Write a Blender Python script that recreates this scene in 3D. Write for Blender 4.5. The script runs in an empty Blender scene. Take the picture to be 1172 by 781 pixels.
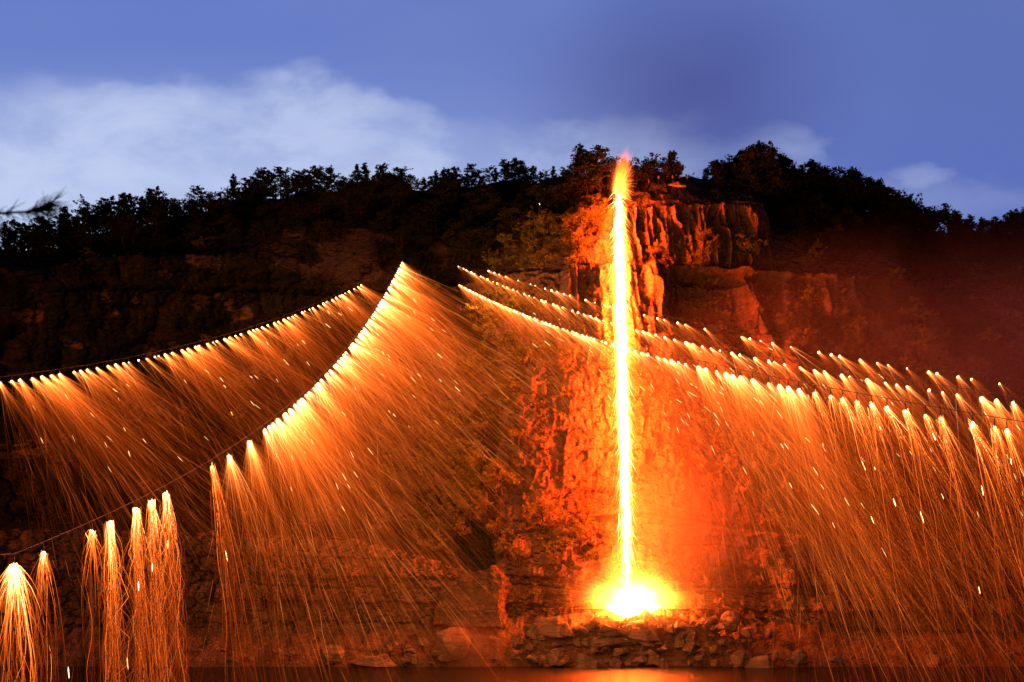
import bpy, bmesh, math, random
import numpy as np
from mathutils import Vector, Matrix

random.seed(7)
R = np.random.default_rng(11)
S = bpy.context.scene
COL = S.collection
F = 35.0 / 36.0            # focal length over sensor width
FP = 1172 * F              # the same in photograph pixels, used to turn measured directions into metres
HORIZON, CX, EYE = 676.0, 586.0, 15.0

# ------------------------------------------------------------------ camera
cam = bpy.data.cameras.new('camera')
cam.lens, cam.sensor_width = 35, 36
cam.shift_y = (HORIZON - 390.5) / 1172
cam.clip_start, cam.clip_end = 0.1, 5000
cam.dof.use_dof = True
cam.dof.focus_distance = 190
cam.dof.aperture_fstop = 2.0
co = bpy.data.objects.new('camera', cam)
COL.objects.link(co)
co.location = (0, 0, EYE)
co.rotation_euler = (math.radians(90), 0, 0)
S.camera = co

# ------------------------------------------------------------------ render / exposure
S.render.engine = 'CYCLES'
S.view_settings.view_transform = 'Standard'
S.view_settings.look = 'None'
S.view_settings.exposure = 0.0
S.view_settings.gamma = 1.0
cy = S.cycles
cy.max_bounces, cy.diffuse_bounces, cy.glossy_bounces = 4, 1, 2
cy.transmission_bounces, cy.volume_bounces, cy.transparent_max_bounces = 2, 0, 12
cy.sample_clamp_indirect = 4.0
cy.use_denoising = True
cy.volume_max_steps = 48
cy.volume_step_rate = 1.0
cy.caustics_reflective = cy.caustics_refractive = False


# ------------------------------------------------------------------ node helper
class NT:
    def __init__(self, tree):
        self.t = tree
        tree.nodes.clear()

    def n(self, kind, **kw):
        nd = self.t.nodes.new(kind)
        for k, v in kw.items():
            if k.startswith('i_'):
                self.set(nd.inputs[int(k[2:])], v)
            else:
                setattr(nd, k, v)
        return nd

    def set(self, sock, v):
        if isinstance(v, bpy.types.NodeSocket):
            self.t.links.new(v, sock)
        elif isinstance(v, (tuple, list)) and len(v) == 3 and sock.type == 'RGBA':
            sock.default_value = (*v, 1)
        else:
            sock.default_value = v

    def m(self, op, a, b=0.0, c=0.0, clamp=False):
        nd = self.n('ShaderNodeMath', operation=op, use_clamp=clamp)
        self.set(nd.inputs[0], a)
        self.set(nd.inputs[1], b)
        self.set(nd.inputs[2], c)
        return nd.outputs[0]

    def step(self, x, a, b):
        nd = self.n('ShaderNodeMapRange', interpolation_type='SMOOTHSTEP')
        self.set(nd.inputs[0], x)
        self.set(nd.inputs[1], a)
        self.set(nd.inputs[2], b)
        return nd.outputs[0]

    def mix(self, f, a, b, blend='MIX'):
        nd = self.n('ShaderNodeMix', data_type='RGBA', blend_type=blend)
        self.set(nd.inputs[0], f)
        self.set(nd.inputs[6], a)
        self.set(nd.inputs[7], b)
        return nd.outputs[2]

    def noise(self, vec, scale, detail=4, rough=0.55, dist=0.0):
        nd = self.n('ShaderNodeTexNoise')
        if vec is not None:
            self.t.links.new(vec, nd.inputs['Vector'])
        nd.inputs['Scale'].default_value = scale
        nd.inputs['Detail'].default_value = detail
        nd.inputs['Roughness'].default_value = rough
        nd.inputs['Distortion'].default_value = dist
        return nd.outputs[0]


# ------------------------------------------------------------------ sky (dusk, afterglow low on the left)
W = bpy.data.worlds.new('World')
S.world = W
W.use_nodes = True
w = NT(W.node_tree)
geo = w.n('ShaderNodeTexCoord').outputs['Generated']
sep = w.n('ShaderNodeSeparateXYZ', i_0=geo).outputs
yy = w.m('MAXIMUM', w.m('ABSOLUTE', sep[1]), 0.05)
az = w.m('DIVIDE', sep[0], yy)          # tangent of the bearing
el = w.m('DIVIDE', sep[2], yy)          # tangent of the elevation
cl = w.n('ShaderNodeCombineXYZ', i_0=w.m('MULTIPLY', az, 1.0), i_1=w.m('MULTIPLY', el, 1.9), i_2=0.0).outputs[0]
n1 = w.noise(cl, 3.6, 5, 0.5, 0.15)
n2 = w.noise(cl, 10.0, 5, 0.55, 0.1)
n3 = w.noise(cl, 1.7, 3, 0.5)
# blue, paler towards the afterglow on the left, deeper on the right
base = w.mix(w.step(az, -0.5, 0.5), (0.155, 0.235, 0.63), (0.110, 0.165, 0.50))
base = w.mix(w.step(el, 0.34, 0.62), base, w.mix(w.step(az, -0.3, 0.45), (0.135, 0.205, 0.56), (0.110, 0.165, 0.46)))
low = w.m('MULTIPLY', w.step(el, 0.56, 0.36), w.step(az, 0.30, -0.45))
base = w.mix(w.m('MULTIPLY', low, 0.62), base, (0.55, 0.66, 0.93))
# cloud bank low on the left, made of separate heads that thin out to the right
wx = w.m('ADD', az, w.m('MULTIPLY', w.m('SUBTRACT', n2, 0.5), 0.10))
wy = w.m('ADD', el, w.m('ADD', w.m('MULTIPLY', w.m('SUBTRACT', n1, 0.5), 0.17), w.m('MULTIPLY', w.m('SUBTRACT', n2, 0.5), 0.06)))
zero = w.n('ShaderNodeValue'); zero.outputs[0].default_value = 0.0
cm = zero.outputs[0]
for (a_, e_, ra, re, s_) in [(-.455, .415, .15, .09, .9), (-.40, .485, .055, .03, .5), (-.31, .455, .075, .045, .6), (-.205, .475, .07, .038, .8), (-.22, .395, .17, .05, .75),
                             (-.12, .455, .06, .03, .5), (-.40, .37, .26, .075, .8), (-.04, .425, .06, .035, .6), (.02, .435, .05, .035, .62), (.06, .425, .05, .03, .6), (-.08, .375, .18, .045, .6),
                             (.115, .445, .04, .03, .5), (.15, .43, .05, .03, .45), (.27, .452, .03, .02, .36), (.25, .425, .06, .02, .3), (.415, .43, .025, .010, .3), (.40, .395, .12, .03, .2)]:
    qx = w.m('DIVIDE', w.m('SUBTRACT', wx, a_), ra)
    qy = w.m('DIVIDE', w.m('SUBTRACT', wy, e_), re)
    d2 = w.m('ADD', w.m('MULTIPLY', qx, qx), w.m('MULTIPLY', qy, qy))
    g_ = w.m('MULTIPLY', w.step(d2, 2.2, 0.0), s_)
    cm = w.m('SUBTRACT', w.m('ADD', cm, g_), w.m('MULTIPLY', cm, g_))
n4 = w.noise(cl, 6.5, 6, 0.6, 0.3)
cm = w.m('MULTIPLY', cm, w.m('ADD', 0.34, w.m('MULTIPLY', w.step(n4, 0.33, 0.60), 0.66)))
sky = w.mix(w.m('MULTIPLY', cm, 0.88), base, (0.55, 0.64, 0.88))
# smoke drifting off over the hill, thin veils higher up
dx = w.m('DIVIDE', w.m('SUBTRACT', az, 0.165), 0.13)
dy = w.m('DIVIDE', w.m('SUBTRACT', el, 0.50), 0.085)
rr = w.m('SQRT', w.m('ADD', w.m('MULTIPLY', dx, dx), w.m('MULTIPLY', dy, dy)))
dk = w.m('MULTIPLY', w.step(w.m('ADD', rr, w.m('MULTIPLY', w.m('SUBTRACT', n3, 0.5), 1.6)), 1.6, 0.1), 0.85)
sky = w.mix(dk, sky, (0.070, 0.088, 0.31))
veil = w.m('MULTIPLY', w.step(n3, 0.42, 0.75), 0.22)
sky = w.mix(veil, sky, (0.27, 0.33, 0.62))
# the half of the sky away from the afterglow and overhead is already dark
dim = w.m('ADD', 0.05, w.m('MULTIPLY', w.step(sep[1], -0.05, 0.55), 0.95))
dim = w.m('MULTIPLY', dim, w.m('ADD', 0.15, w.m('MULTIPLY', w.step(sep[2], 0.85, 0.5), 0.85)))
sky = w.mix(1.0, sky, w.n('ShaderNodeCombineXYZ', i_0=dim, i_1=dim, i_2=dim).outputs[0], 'MULTIPLY')
nish = w.n('ShaderNodeTexSky', sky_type='NISHITA', sun_disc=False)
nish.sun_elevation, nish.sun_rotation = math.radians(-4), math.radians(-40)
bg = w.n('ShaderNodeBackground')
w.set(bg.inputs[0], sky)
bg.inputs[1].default_value = 1.0
bg2 = w.n('ShaderNodeBackground')
w.set(bg2.inputs[0], nish.outputs[0])
bg2.inputs[1].default_value = 0.05
add = w.n('ShaderNodeAddShader')
w.t.links.new(bg.outputs[0], add.inputs[0])
w.t.links.new(bg2.outputs[0], add.inputs[1])
w.t.links.new(add.outputs[0], w.n('ShaderNodeOutputWorld').inputs[0])

# strengths of the fire
FALL_L = 650.0
POOL_L = 600.0
BAG_W = 1000.0
FIRE = (1.0, 0.060, 0.004)
SPARK = (1.0, 0.25, 0.04)


# ------------------------------------------------------------------ object helpers
def tag(o, label=None, cat=None, group=None, kind=None):
    if label: o['label'] = label
    if cat: o['category'] = cat
    if group: o['group'] = group
    if kind: o['kind'] = kind
    return o


def obj(name, me, mat=None, parent=None):
    o = bpy.data.objects.new(name, me)
    COL.objects.link(o)
    if mat is not None:
        me.materials.clear()
        me.materials.append(mat)
    if parent is not None:
        o.parent = parent
    return o


def empty(name, loc, label, cat, group=None, rz=0.0, sc=1.0):
    o = bpy.data.objects.new(name, None)
    COL.objects.link(o)
    o.empty_display_size = 0.3
    o.location = loc
    o.rotation_euler = (0, 0, rz)
    o.scale = (sc, sc, sc) if not isinstance(sc, tuple) else sc
    return tag(o, label, cat, group)


def mesh_np(name, v, f, smooth=False):
    """mesh from vertex array (N,3) and face array (M,3 or 4)"""
    me = bpy.data.meshes.new(name)
    v = np.ascontiguousarray(v, dtype=np.float32)
    f = np.ascontiguousarray(f, dtype=np.int32)
    k = f.shape[1]
    me.vertices.add(len(v))
    me.vertices.foreach_set('co', v.ravel())
    me.loops.add(f.size)
    me.loops.foreach_set('vertex_index', f.ravel())
    me.polygons.add(len(f))
    me.polygons.foreach_set('loop_start', np.arange(0, f.size, k, dtype=np.int32))
    me.polygons.foreach_set('loop_total', np.full(len(f), k, dtype=np.int32))
    if smooth:
        me.polygons.foreach_set('use_smooth', np.ones(len(f), dtype=bool))
    me.update(calc_edges=True)
    return me


def attr(me, name, val):
    a = me.attributes.new(name, 'FLOAT', 'POINT')
    a.data.foreach_set('value', np.ascontiguousarray(val, dtype=np.float32).ravel())


def tubes(P, Wd, sides=3):
    """P (N,K,3) centre lines, Wd (N,K) radii -> verts, quads"""
    N, K, _ = P.shape
    T = np.gradient(P, axis=1)
    T /= np.linalg.norm(T, axis=2, keepdims=True) + 1e-9
    ref = np.where(np.abs(T[..., 1:2]) > 0.9, np.array([1.0, 0, 0]), np.array([0, 1.0, 0]))
    A = np.cross(T, ref)
    A /= np.linalg.norm(A, axis=2, keepdims=True) + 1e-9
    B = np.cross(T, A)
    V = np.empty((N, K, sides, 3))
    for s in range(sides):
        a = 2 * math.pi * s / sides + 0.5
        V[:, :, s] = P + (A * math.cos(a) + B * math.sin(a)) * Wd[..., None]
    idx = np.arange(N * K * sides).reshape(N, K, sides)
    a0, a1 = idx[:, :-1], idx[:, 1:]
    q = np.stack([a0, np.roll(a0, -1, 2), np.roll(a1, -1, 2), a1], axis=-1)
    return V.reshape(-1, 3), q.reshape(-1, 4)


def at(px, py, Y):
    return np.array([(px - CX) / FP * Y, Y, EYE + (HORIZON - py) / FP * Y])


def zat(py, Y):
    return EYE + (HORIZON - py) / FP * Y


# ------------------------------------------------------------------ numpy noise
def hsh(i, j, k, seed):
    h = (i.astype(np.int64) * 374761393 + j.astype(np.int64) * 668265263 + k.astype(np.int64) * 2147483647 + seed * 974634777)
    h = (h ^ (h >> 13)) * 1274126177
    h = h & 0xFFFFFFFF
    h = ((h ^ (h >> 16)) * 2246822519) & 0xFFFFFFFF
    return ((h ^ (h >> 15)) & 0xFFFFFF) / float(0xFFFFFF)


def vnoise(x, y, z=None, seed=0):
    if z is None: z = np.zeros_like(x)
    i, j, k = np.floor(x), np.floor(y), np.floor(z)
    fx, fy, fz = x - i, y - j, z - k
    u, v, s = [t * t * t * (t * (t * 6 - 15) + 10) for t in (fx, fy, fz)]
    r = 0
    for a in (0, 1):
        for b in (0, 1):
            for c in (0, 1):
                wgt = (u if a else 1 - u) * (v if b else 1 - v) * (s if c else 1 - s)
                r = r + wgt * hsh(i + a, j + b, k + c, seed)
    return r * 2 - 1


def fbm(x, y, z=None, oct=4, seed=0, gain=0.5):
    r, a = 0, 1.0
    if z is None: z = np.zeros_like(x)
    for o in range(oct):
        r = r + a * vnoise(x, y, z, seed + o)
        x, y, z, a = x * 2.03 + 11.3, y * 2.03 + 5.1, z * 2.03 + 7.7, a * gain
    return r


def sstep(a, b, x):
    t = np.clip((x - a) / (b - a), 0, 1)
    return t * t * (3 - 2 * t)


# ------------------------------------------------------------------ materials
def principled(name, color=(0.5, 0.5, 0.5), rough=0.9, spec=0.2):
    m = bpy.data.materials.new(name)
    m.use_nodes = True
    t = NT(m.node_tree)
    p = t.n('ShaderNodeBsdfPrincipled')
    p.inputs['Base Color'].default_value = (*color, 1)
    p.inputs['Roughness'].default_value = rough
    p.inputs['Specular IOR Level'].default_value = spec
    t.t.links.new(p.outputs[0], t.n('ShaderNodeOutputMaterial').inputs[0])
    return m, t, p


def bump(t, p, h, strength, dist):
    b = t.n('ShaderNodeBump')
    b.inputs['Strength'].default_value = strength
    b.inputs['Distance'].default_value = dist
    t.t.links.new(h, b.inputs['Height'])
    t.t.links.new(b.outputs[0], p.inputs['Normal'])


def rock_material(name, c1, c2, c3, veg=True, scale=1.0):
    m, t, p = principled(name, rough=0.88, spec=0.25)
    tc = t.n('ShaderNodeTexCoord').outputs['Object']
    mp = t.n('ShaderNodeMapping')
    t.t.links.new(tc, mp.inputs[0])
    mp.inputs['Scale'].default_value = (1, 1, 1.8)
    a = t.noise(mp.outputs[0], 0.16 * scale, 6, 0.6, 0.4)
    b = t.noise(mp.outputs[0], 1.1 * scale, 6, 0.65)
    mp2 = t.n('ShaderNodeMapping')
    t.t.links.new(tc, mp2.inputs[0])
    mp2.inputs['Scale'].default_value = (1.0, 1.0, 0.10)
    stain = t.noise(mp2.outputs[0], 0.55 * scale, 5, 0.6)
    col = t.mix(t.step(a, 0.35, 0.68), c1, c2)
    col = t.mix(t.m('MULTIPLY', t.step(b, 0.45, 0.75), 0.7), col, c3)
    col = t.mix(t.m('MULTIPLY', t.step(stain, 0.52, 0.70), 0.65), col, tuple(x * 0.32 for x in c1))
    if veg:
        va = t.n('ShaderNodeAttribute', attribute_name='veg').outputs['Fac']
        g = t.mix(t.step(b, 0.35, 0.7), (0.018, 0.024, 0.008), (0.055, 0.052, 0.019))
        col = t.mix(t.step(t.m('ADD', va, t.m('MULTIPLY', t.m('SUBTRACT', b, 0.5), 0.7)), 0.38, 0.62), col, g)
    t.t.links.new(col, p.inputs['Base Color'])
    vor = t.n('ShaderNodeTexVoronoi', feature='DISTANCE_TO_EDGE')
    t.t.links.new(mp.outputs[0], vor.inputs['Vector'])
    vor.inputs['Scale'].default_value = 0.55 * scale
    crack = t.step(vor.outputs['Distance'], 0.0, 0.09)
    h = t.m('ADD', t.m('MULTIPLY', crack, 0.35), t.m('ADD', b, t.m('MULTIPLY', t.noise(tc, 4.5 * scale, 4, 0.6), 0.4)))
    bump(t, p, h, 0.9, 0.55 / scale)
    return m


M = {}
M['cliff'] = rock_material('cliff_rock', (0.13, 0.088, 0.064), (0.22, 0.152, 0.112), (0.31, 0.235, 0.18))
M['boulder'] = rock_material('boulder_rock', (0.19, 0.155, 0.125), (0.29, 0.24, 0.195), (0.38, 0.33, 0.28), veg=False, scale=1.3)


def leaf_material(name, ca, cb, trans=0.35):
    m = bpy.data.materials.new(name)
    m.use_nodes = True
    t = NT(m.node_tree)
    g = t.n('ShaderNodeNewGeometry')
    oi = t.n('ShaderNodeObjectInfo').outputs['Random']
    r = t.m('ADD', t.m('MULTIPLY', g.outputs['Random Per Island'], 0.75), t.m('MULTIPLY', oi, 0.25))
    col = t.mix(r, ca, cb)
    d = t.n('ShaderNodeBsdfDiffuse')
    tr = t.n('ShaderNodeBsdfTranslucent')
    t.set(d.inputs[0], col)
    t.set(tr.inputs[0], col)
    mx = t.n('ShaderNodeMixShader')
    mx.inputs[0].default_value = trans
    t.t.links.new(d.outputs[0], mx.inputs[1])
    t.t.links.new(tr.outputs[0], mx.inputs[2])
    t.t.links.new(mx.outputs[0], t.n('ShaderNodeOutputMaterial').inputs[0])
    return m


M['pine_leaf'] = leaf_material('pine_needles', (0.018, 0.032, 0.012), (0.045, 0.060, 0.022), 0.2)
M['oak_leaf'] = leaf_material('broad_leaves', (0.028, 0.042, 0.012), (0.080, 0.085, 0.026))
M['shrub_leaf'] = leaf_material('shrub_leaves', (0.11, 0.115, 0.020), (0.38, 0.37, 0.060), 0.3)
M['bark'], t, p = principled('bark', (0.06, 0.045, 0.032), 0.95, 0.1)
nz = t.noise(t.n('ShaderNodeTexCoord').outputs['Object'], 6.0, 4)
t.t.links.new(t.mix(nz, (0.035, 0.026, 0.018), (0.10, 0.075, 0.055)), p.inputs['Base Color'])
M['dark_metal'], t, p = principled('dark_steel', (0.03, 0.028, 0.026), 0.55, 0.4)
t.t.links.new(t.mix(t.noise(None, 20, 3), (0.02, 0.018, 0.016), (0.05, 0.04, 0.033)), p.inputs['Base Color'])


def spark_material(name, gain=1.0, clear=False):
    """incandescent iron: the attribute heat (0..1) is the spark's temperature"""
    m = bpy.data.materials.new(name)
    m.use_nodes = True
    t = NT(m.node_tree)
    h = t.n('ShaderNodeAttribute', attribute_name='spark_temp').outputs['Fac']
    r = t.n('ShaderNodeValToRGB')
    t.t.links.new(h, r.inputs[0])
    e = r.color_ramp.elements
    e[0].position, e[0].color = 0.0, (0.40, 0.030, 0.002, 1)
    e[1].position, e[1].color = 1.0, (1.0, 0.62, 0.22, 1)
    k = e.new(0.35); k.color = (0.95, 0.13, 0.012, 1)
    k = e.new(0.7); k.color = (1.0, 0.22, 0.030, 1)
    s = t.m('ADD', 0.25, t.m('MULTIPLY', t.m('POWER', h, 1.8), 7.0))
    em = t.n('ShaderNodeEmission')
    t.t.links.new(r.outputs[0], em.inputs[0])
    t.t.links.new(t.m('MULTIPLY', s, gain), em.inputs[1])
    sh = em.outputs[0]
    if clear:       # a spark passes in an instant: what lies behind its path still shows
        ad = t.n('ShaderNodeAddShader')
        t.t.links.new(sh, ad.inputs[0])
        t.t.links.new(t.n('ShaderNodeBsdfTransparent').outputs[0], ad.inputs[1])
        sh = ad.outputs[0]
    t.t.links.new(sh, t.n('ShaderNodeOutputMaterial').inputs[0])
    m.cycles.emission_sampling = 'NONE'
    return m


def emit_material(name, color, strength, sampling='AUTO'):
    m = bpy.data.materials.new(name)
    m.use_nodes = True
    t = NT(m.node_tree)
    em = t.n('ShaderNodeEmission')
    em.inputs[0].default_value = (*color, 1)
    em.inputs[1].default_value = strength
    t.t.links.new(em.outputs[0], t.n('ShaderNodeOutputMaterial').inputs[0])
    m.cycles.emission_sampling = sampling
    return m


M['spark'] = spark_material('spark_glow')
M['spray'] = spark_material('spray_glow', 0.42, True)
M['curtain'] = spark_material('curtain_spark_glow', 0.125, True)
M['molten'] = emit_material('molten_iron', FIRE, FALL_L)
M['pool'] = emit_material('molten_pool_iron', (1.0, 0.11, 0.009), POOL_L)
M['ember'] = emit_material('burning_charcoal', (1.0, 0.55, 0.18), 14.0, 'NONE')

# ------------------------------------------------------------------ terrain: quarried hillside across the water
xs = np.concatenate([np.arange(-230, -110, 1.2), np.arange(-110, -34, 0.36), np.arange(-34, 58, 0.17), np.arange(58, 112, 0.36), np.arange(112, 240, 1.2)])
pp = CX + xs * FP / 205.0


def tab(*kv):
    a = np.array(kv, dtype=float)
    return np.interp(pp, a[:, 0], a[:, 1])


Y, Z = [], []
Y.append(np.full_like(xs, 176.)); Z.append(np.full_like(xs, -5.))
Y.append(195.6 + 0.9 * fbm(xs * 0.12, xs * 0 + 3.3, oct=3)); Z.append(np.full_like(xs, -0.5))
y = tab((0, 202), (555, 202), (600, 204.6), (850, 204.6), (905, 202), (1172, 202)); Y.append(y)
Z.append(zat(tab((-300, 722), (300, 718), (500, 714), (600, 706), (680, 700), (760, 700), (850, 708), (1000, 724), (1172, 728), (1500, 728)), y))
y = tab((-300, 206), (300, 205), (555, 204.2), (600, 206), (850, 206), (905, 204.5), (1172, 206)); Y.append(y)
Z.append(zat(tab((-300, 600), (0, 606), (200, 608), (400, 615), (500, 640), (560, 660), (590, 612), (750, 592), (850, 606), (1000, 618), (1172, 622)), y))
y = y + tab((0, 10), (420, 10), (520, 6), (600, 1.5), (800, 1.2), (900, 4), (1172, 5)); Y.append(y)
Z.append(Z[-1] + 0.8 + 0.18 * (Y[-1] - Y[-2]))
ym = tab((0, 230), (260, 228), (400, 227), (480, 224), (560, 213), (640, 208.6), (770, 208.6), (795, 211), (880, 211.5), (915, 213), (1060, 215), (1172, 222)); Y.append(ym)
Z.append(zat(tab((-300, 330), (0, 306), (60, 296), (260, 290), (330, 318), (400, 335), (480, 336), (560, 316), (640, 304), (760, 304), (900, 308), (1060, 322), (1172, 352), (1500, 380)), ym))
Y.append(ym + tab((0, 4), (560, 4), (650, 1.3), (800, 1.2), (900, 3), (1172, 4))); Z.append(Z[-1] + 0.7)
yu = Y[-1] + tab((0, 9), (560, 8), (640, 2), (660, 0.8), (890, 1.0), (915, 7), (1172, 9)); Y.append(yu)
Z.append(zat(tab((-300, 300), (0, 283), (260, 255), (480, 268), (560, 272), (630, 262), (655, 236), (800, 236), (835, 233), (890, 234), (910, 262), (1060, 290), (1172, 318), (1500, 350)), yu))
y = yu + tab((0, 5), (640, 5), (660, 7), (800, 7), (900, 6), (1172, 5)); Y.append(y)
Z.append(zat(tab((-300, 292), (0, 276), (260, 246), (480, 250), (640, 232), (665, 216), (800, 215), (890, 222), (920, 246), (1060, 276), (1172, 304), (1500, 330)), y))
yr = np.full_like(xs, 243.0); Y.append(yr)
SKY = ((-300, 290), (0, 256), (60, 243), (100, 236), (150, 222), (200, 219), (290, 199), (345, 193), (430, 192), (470, 200), (520, 193), (560, 190), (590, 184), (630, 196),
       (650, 190), (690, 168), (720, 176), (745, 184), (775, 178), (800, 196), (820, 186), (850, 172), (870, 168), (900, 184), (920, 190), (960, 192),
       (985, 200), (1000, 212), (1050, 224), (1085, 234), (1110, 246), (1130, 250), (1155, 246), (1172, 240), (1500, 280))
SKYA = np.array(SKY, dtype=float)
zr = zat(tab(*SKY) + 19, yr)
kk = np.exp(-0.5 * (np.arange(-60, 61) / 25.0) ** 2); kk /= kk.sum()
xu = np.arange(-230, 240, 0.5)
zr = np.interp(xs, xu, np.convolve(np.pad(np.interp(xu, xs, zr), 60, mode='edge'), kk, 'valid')); Z.append(zr)
Y.append(np.full_like(xs, 340.)); Z.append(zr - 34)
Y, Z = np.array(Y), np.array(Z)
nseg = [8, 34, 90, 14, 215, 16, 62, 18, 60, 14]
wseg = [0.05, 0.22, 0.95, 0.35, 1.0, 0.45, 1.0, 0.4, 0.12, 0.05]
rows = [(k, (i / n)) for k, n in enumerate(nseg) for i in range(n)] + [(len(nseg) - 1, 1.0)]
seg = np.array([r[0] for r in rows]); fr = np.array([r[1] for r in rows])
GY = Y[seg] * (1 - fr)[:, None] + Y[seg + 1] * fr[:, None]
GZ = Z[seg] * (1 - fr)[:, None] + Z[seg + 1] * fr[:, None]
GX = np.repeat(xs[None], len(rows), 0)
wr = np.array(wseg)[seg].astype(float)
k7 = np.ones(9) / 9
wr = np.convolve(np.pad(wr, 4, mode='edge'), k7, 'valid')
WT = np.repeat(wr[:, None], len(xs), 1)
PPX = np.repeat(pp[None], len(rows), 0)
upper = (seg >= 6)[:, None] & ((PPX < 640) | (PPX > 910))
WT = np.where(upper, np.minimum(WT, 0.3), WT)
slope_zone = sstep(415, 450, PPX) * (1 - sstep(555, 600, PPX)) * ((seg >= 3) & (seg <= 6))[:, None]
WT = WT * (1 - 0.5 * slope_zone)
# strata
rs = np.random.default_rng(5)
edges = np.cumsum(rs.uniform(1.8, 7.0, 60)) - 4
offs = rs.uniform(-1, 1, 61)
zt = GZ + 0.02 * GX + 0.9 * vnoise(GX * 0.05, GZ * 0.05, seed=3) + 0.35 * vnoise(GX * 0.35, GZ * 0.3, seed=4)
lay = np.searchsorted(edges, zt)
lo = np.where(lay > 0, edges[np.clip(lay - 1, 0, 59)], zt - 2)
inl = np.clip((zt - lo) / 3.0, 0, 1)
lv = offs[np.clip(lay, 0, 60)] * (0.55 + 0.6 * vnoise(GX * 0.06, lay * 3.7, seed=9))
# vertical joints inside every layer
jx = GX + 0.8 * vnoise(GX * 0.3, GZ * 0.25, seed=12)
jw = 2.6 + 3.6 * hsh(lay.astype(float), lay * 0.0, lay * 0.0, 17)
cell = np.floor(jx / jw + lay * 0.37)
jo = hsh(cell, lay.astype(float), cell * 0, 23) * 2 - 1
jx2 = GX + 0.5 * vnoise(GX * 0.7, GZ * 0.5, seed=14)
c2 = np.floor(jx2 / 1.1 + lay * 0.61)
sub = np.floor(zt / 0.9 + 0.4 * c2)
jo2 = hsh(c2, sub, c2 * 0, 29) * 2 - 1
disp = 2.6 * lv + 1.1 * jo + 0.45 * jo2 - 0.6 * inl
disp += 1.7 * fbm(GX * 0.055, GZ * 0.055, seed=31, oct=3) + 0.65 * fbm(GX * 0.30, GZ * 0.26, seed=37, oct=3) + 0.16 * fbm(GX * 1.4, GZ * 1.1, seed=41, oct=2)
# fluted rock of the upper block and the columns on the right
groove = 1 - np.abs(vnoise(GX * 0.42 + 0.25 * GZ * 0.42 * 0.35 + 0.6 * vnoise(GX * 0.2, GZ * 0.2, seed=50), GZ * 0.055, seed=51))
groove2 = 1 - np.abs(vnoise(GX * 0.95 + 0.1 * GZ, GZ * 0.10, seed=53))
flute = sstep(690, 712, PPX) * (1 - sstep(895, 915, PPX)) * (seg == 6)[:, None]
flute = np.maximum(flute, 0.75 * sstep(935, 965, PPX) * (1 - sstep(1075, 1100, PPX)) * sstep(55, 66, GZ) * (seg == 4)[:, None])
flute = np.maximum(flute, 0.6 * sstep(640, 660, PPX) * (1 - sstep(765, 785, PPX)) * sstep(60, 70, GZ) * (seg == 4)[:, None])
disp = disp * (1 - 0.6 * flute) + flute * (3.0 * groove ** 3 + 1.6 * groove2 ** 3 - 1.8)
# the pillar that the stream runs down, the recess to its right with a slanting buttress
hi = sstep(62, 66, GZ) * (seg == 4)[:, None]
disp += 2.6 * hi * sstep(638, 652, PPX + 0.25 * vnoise(GX * .2, GZ * .3, seed=61) * 20) * (1 - sstep(752, 768, PPX + 8 * vnoise(GX * .2, GZ * .4, seed=62)))
disp += 3.4 * hi * np.exp(-((PPX - 754 - 0.14 * (HORIZON - (GZ - EYE) / 208 * FP - 305) + 5 * vnoise(GX * .2, GZ * .4, seed=64)) / 8.0) ** 2)  # rib pushed out along the pillar edge to shade the recess from the stream
hi2 = sstep(57, 60, GZ) * (1 - sstep(82, 83.5, GZ)) * (seg == 4)[:, None]
disp -= 4.5 * hi2 * sstep(772, 786, PPX) * (1 - sstep(905, 915, PPX))
bl = 838 + (385 - (HORIZON - (GZ - EYE) / 208 * FP)) * -0.30
but = np.clip(1 - np.abs(PPX - (860 + ((HORIZON - (GZ - EYE) / 208 * FP) - 305) * 0.42)) / 22.0, 0, 1)
disp += 5.2 * but * sstep(60, 62, GZ) * (seg == 4)[:, None]
# the left wall stands well back and is rough
disp += 1.6 * vnoise(GX * 0.11, GZ * 0.16, seed=71) * (1 - sstep(330, 430, PPX)) * (seg == 4)[:, None]
GY2 = GY - disp * WT
GZ2 = GZ + 0.25 * WT * fbm(GX * 0.8, GZ * 0.8, seed=77, oct=2)
bank = ((seg == 1) | (seg == 0))[:, None]
GZ2 = GZ2 + np.where(bank, 0.7 * fbm(GX * 0.35, GY * 0.35, seed=81, oct=4) * np.clip((GY - 192) / 6, 0, 1), 0)
GZ2 = GZ2 + (seg == 1)[:, None] * (6.0 + 1.5 * vnoise(GX * 0.22, GY * 0.3, seed=97) + 0.8 * vnoise(GX * 0.7, GY * 0.7, seed=98)) * np.exp(-((GY - 198.9) / 1.7) ** 2) * sstep(585, 625, PPX) * (1 - sstep(790, 850, PPX))
hill = (seg >= 7)[:, None] * sstep(0, 1, np.clip((seg - 7)[:, None] + fr[:, None], 0, 1))
GZ2 = GZ2 + hill * 1.6 * fbm(GX * 0.09, GY * 0.09, seed=85, oct=4)


# the stream of iron, thrown clear of the rock
def stream_point(t):
    """t 0 at the lip, 1 at the pool"""
    px = np.interp(t, [0, .12, .42, .75, 1], [708, 708.5, 712, 716, 718])
    py = 222 + t * (694 - 222)
    Yd = np.interp(t, [0, .1, .3, .7, 1], [207.2, 205.2, 202.8, 201.0, 200.6])
    return np.stack([(px - CX) / FP * Yd, Yd, EYE + (HORIZON - py) / FP * Yd], -1)


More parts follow.
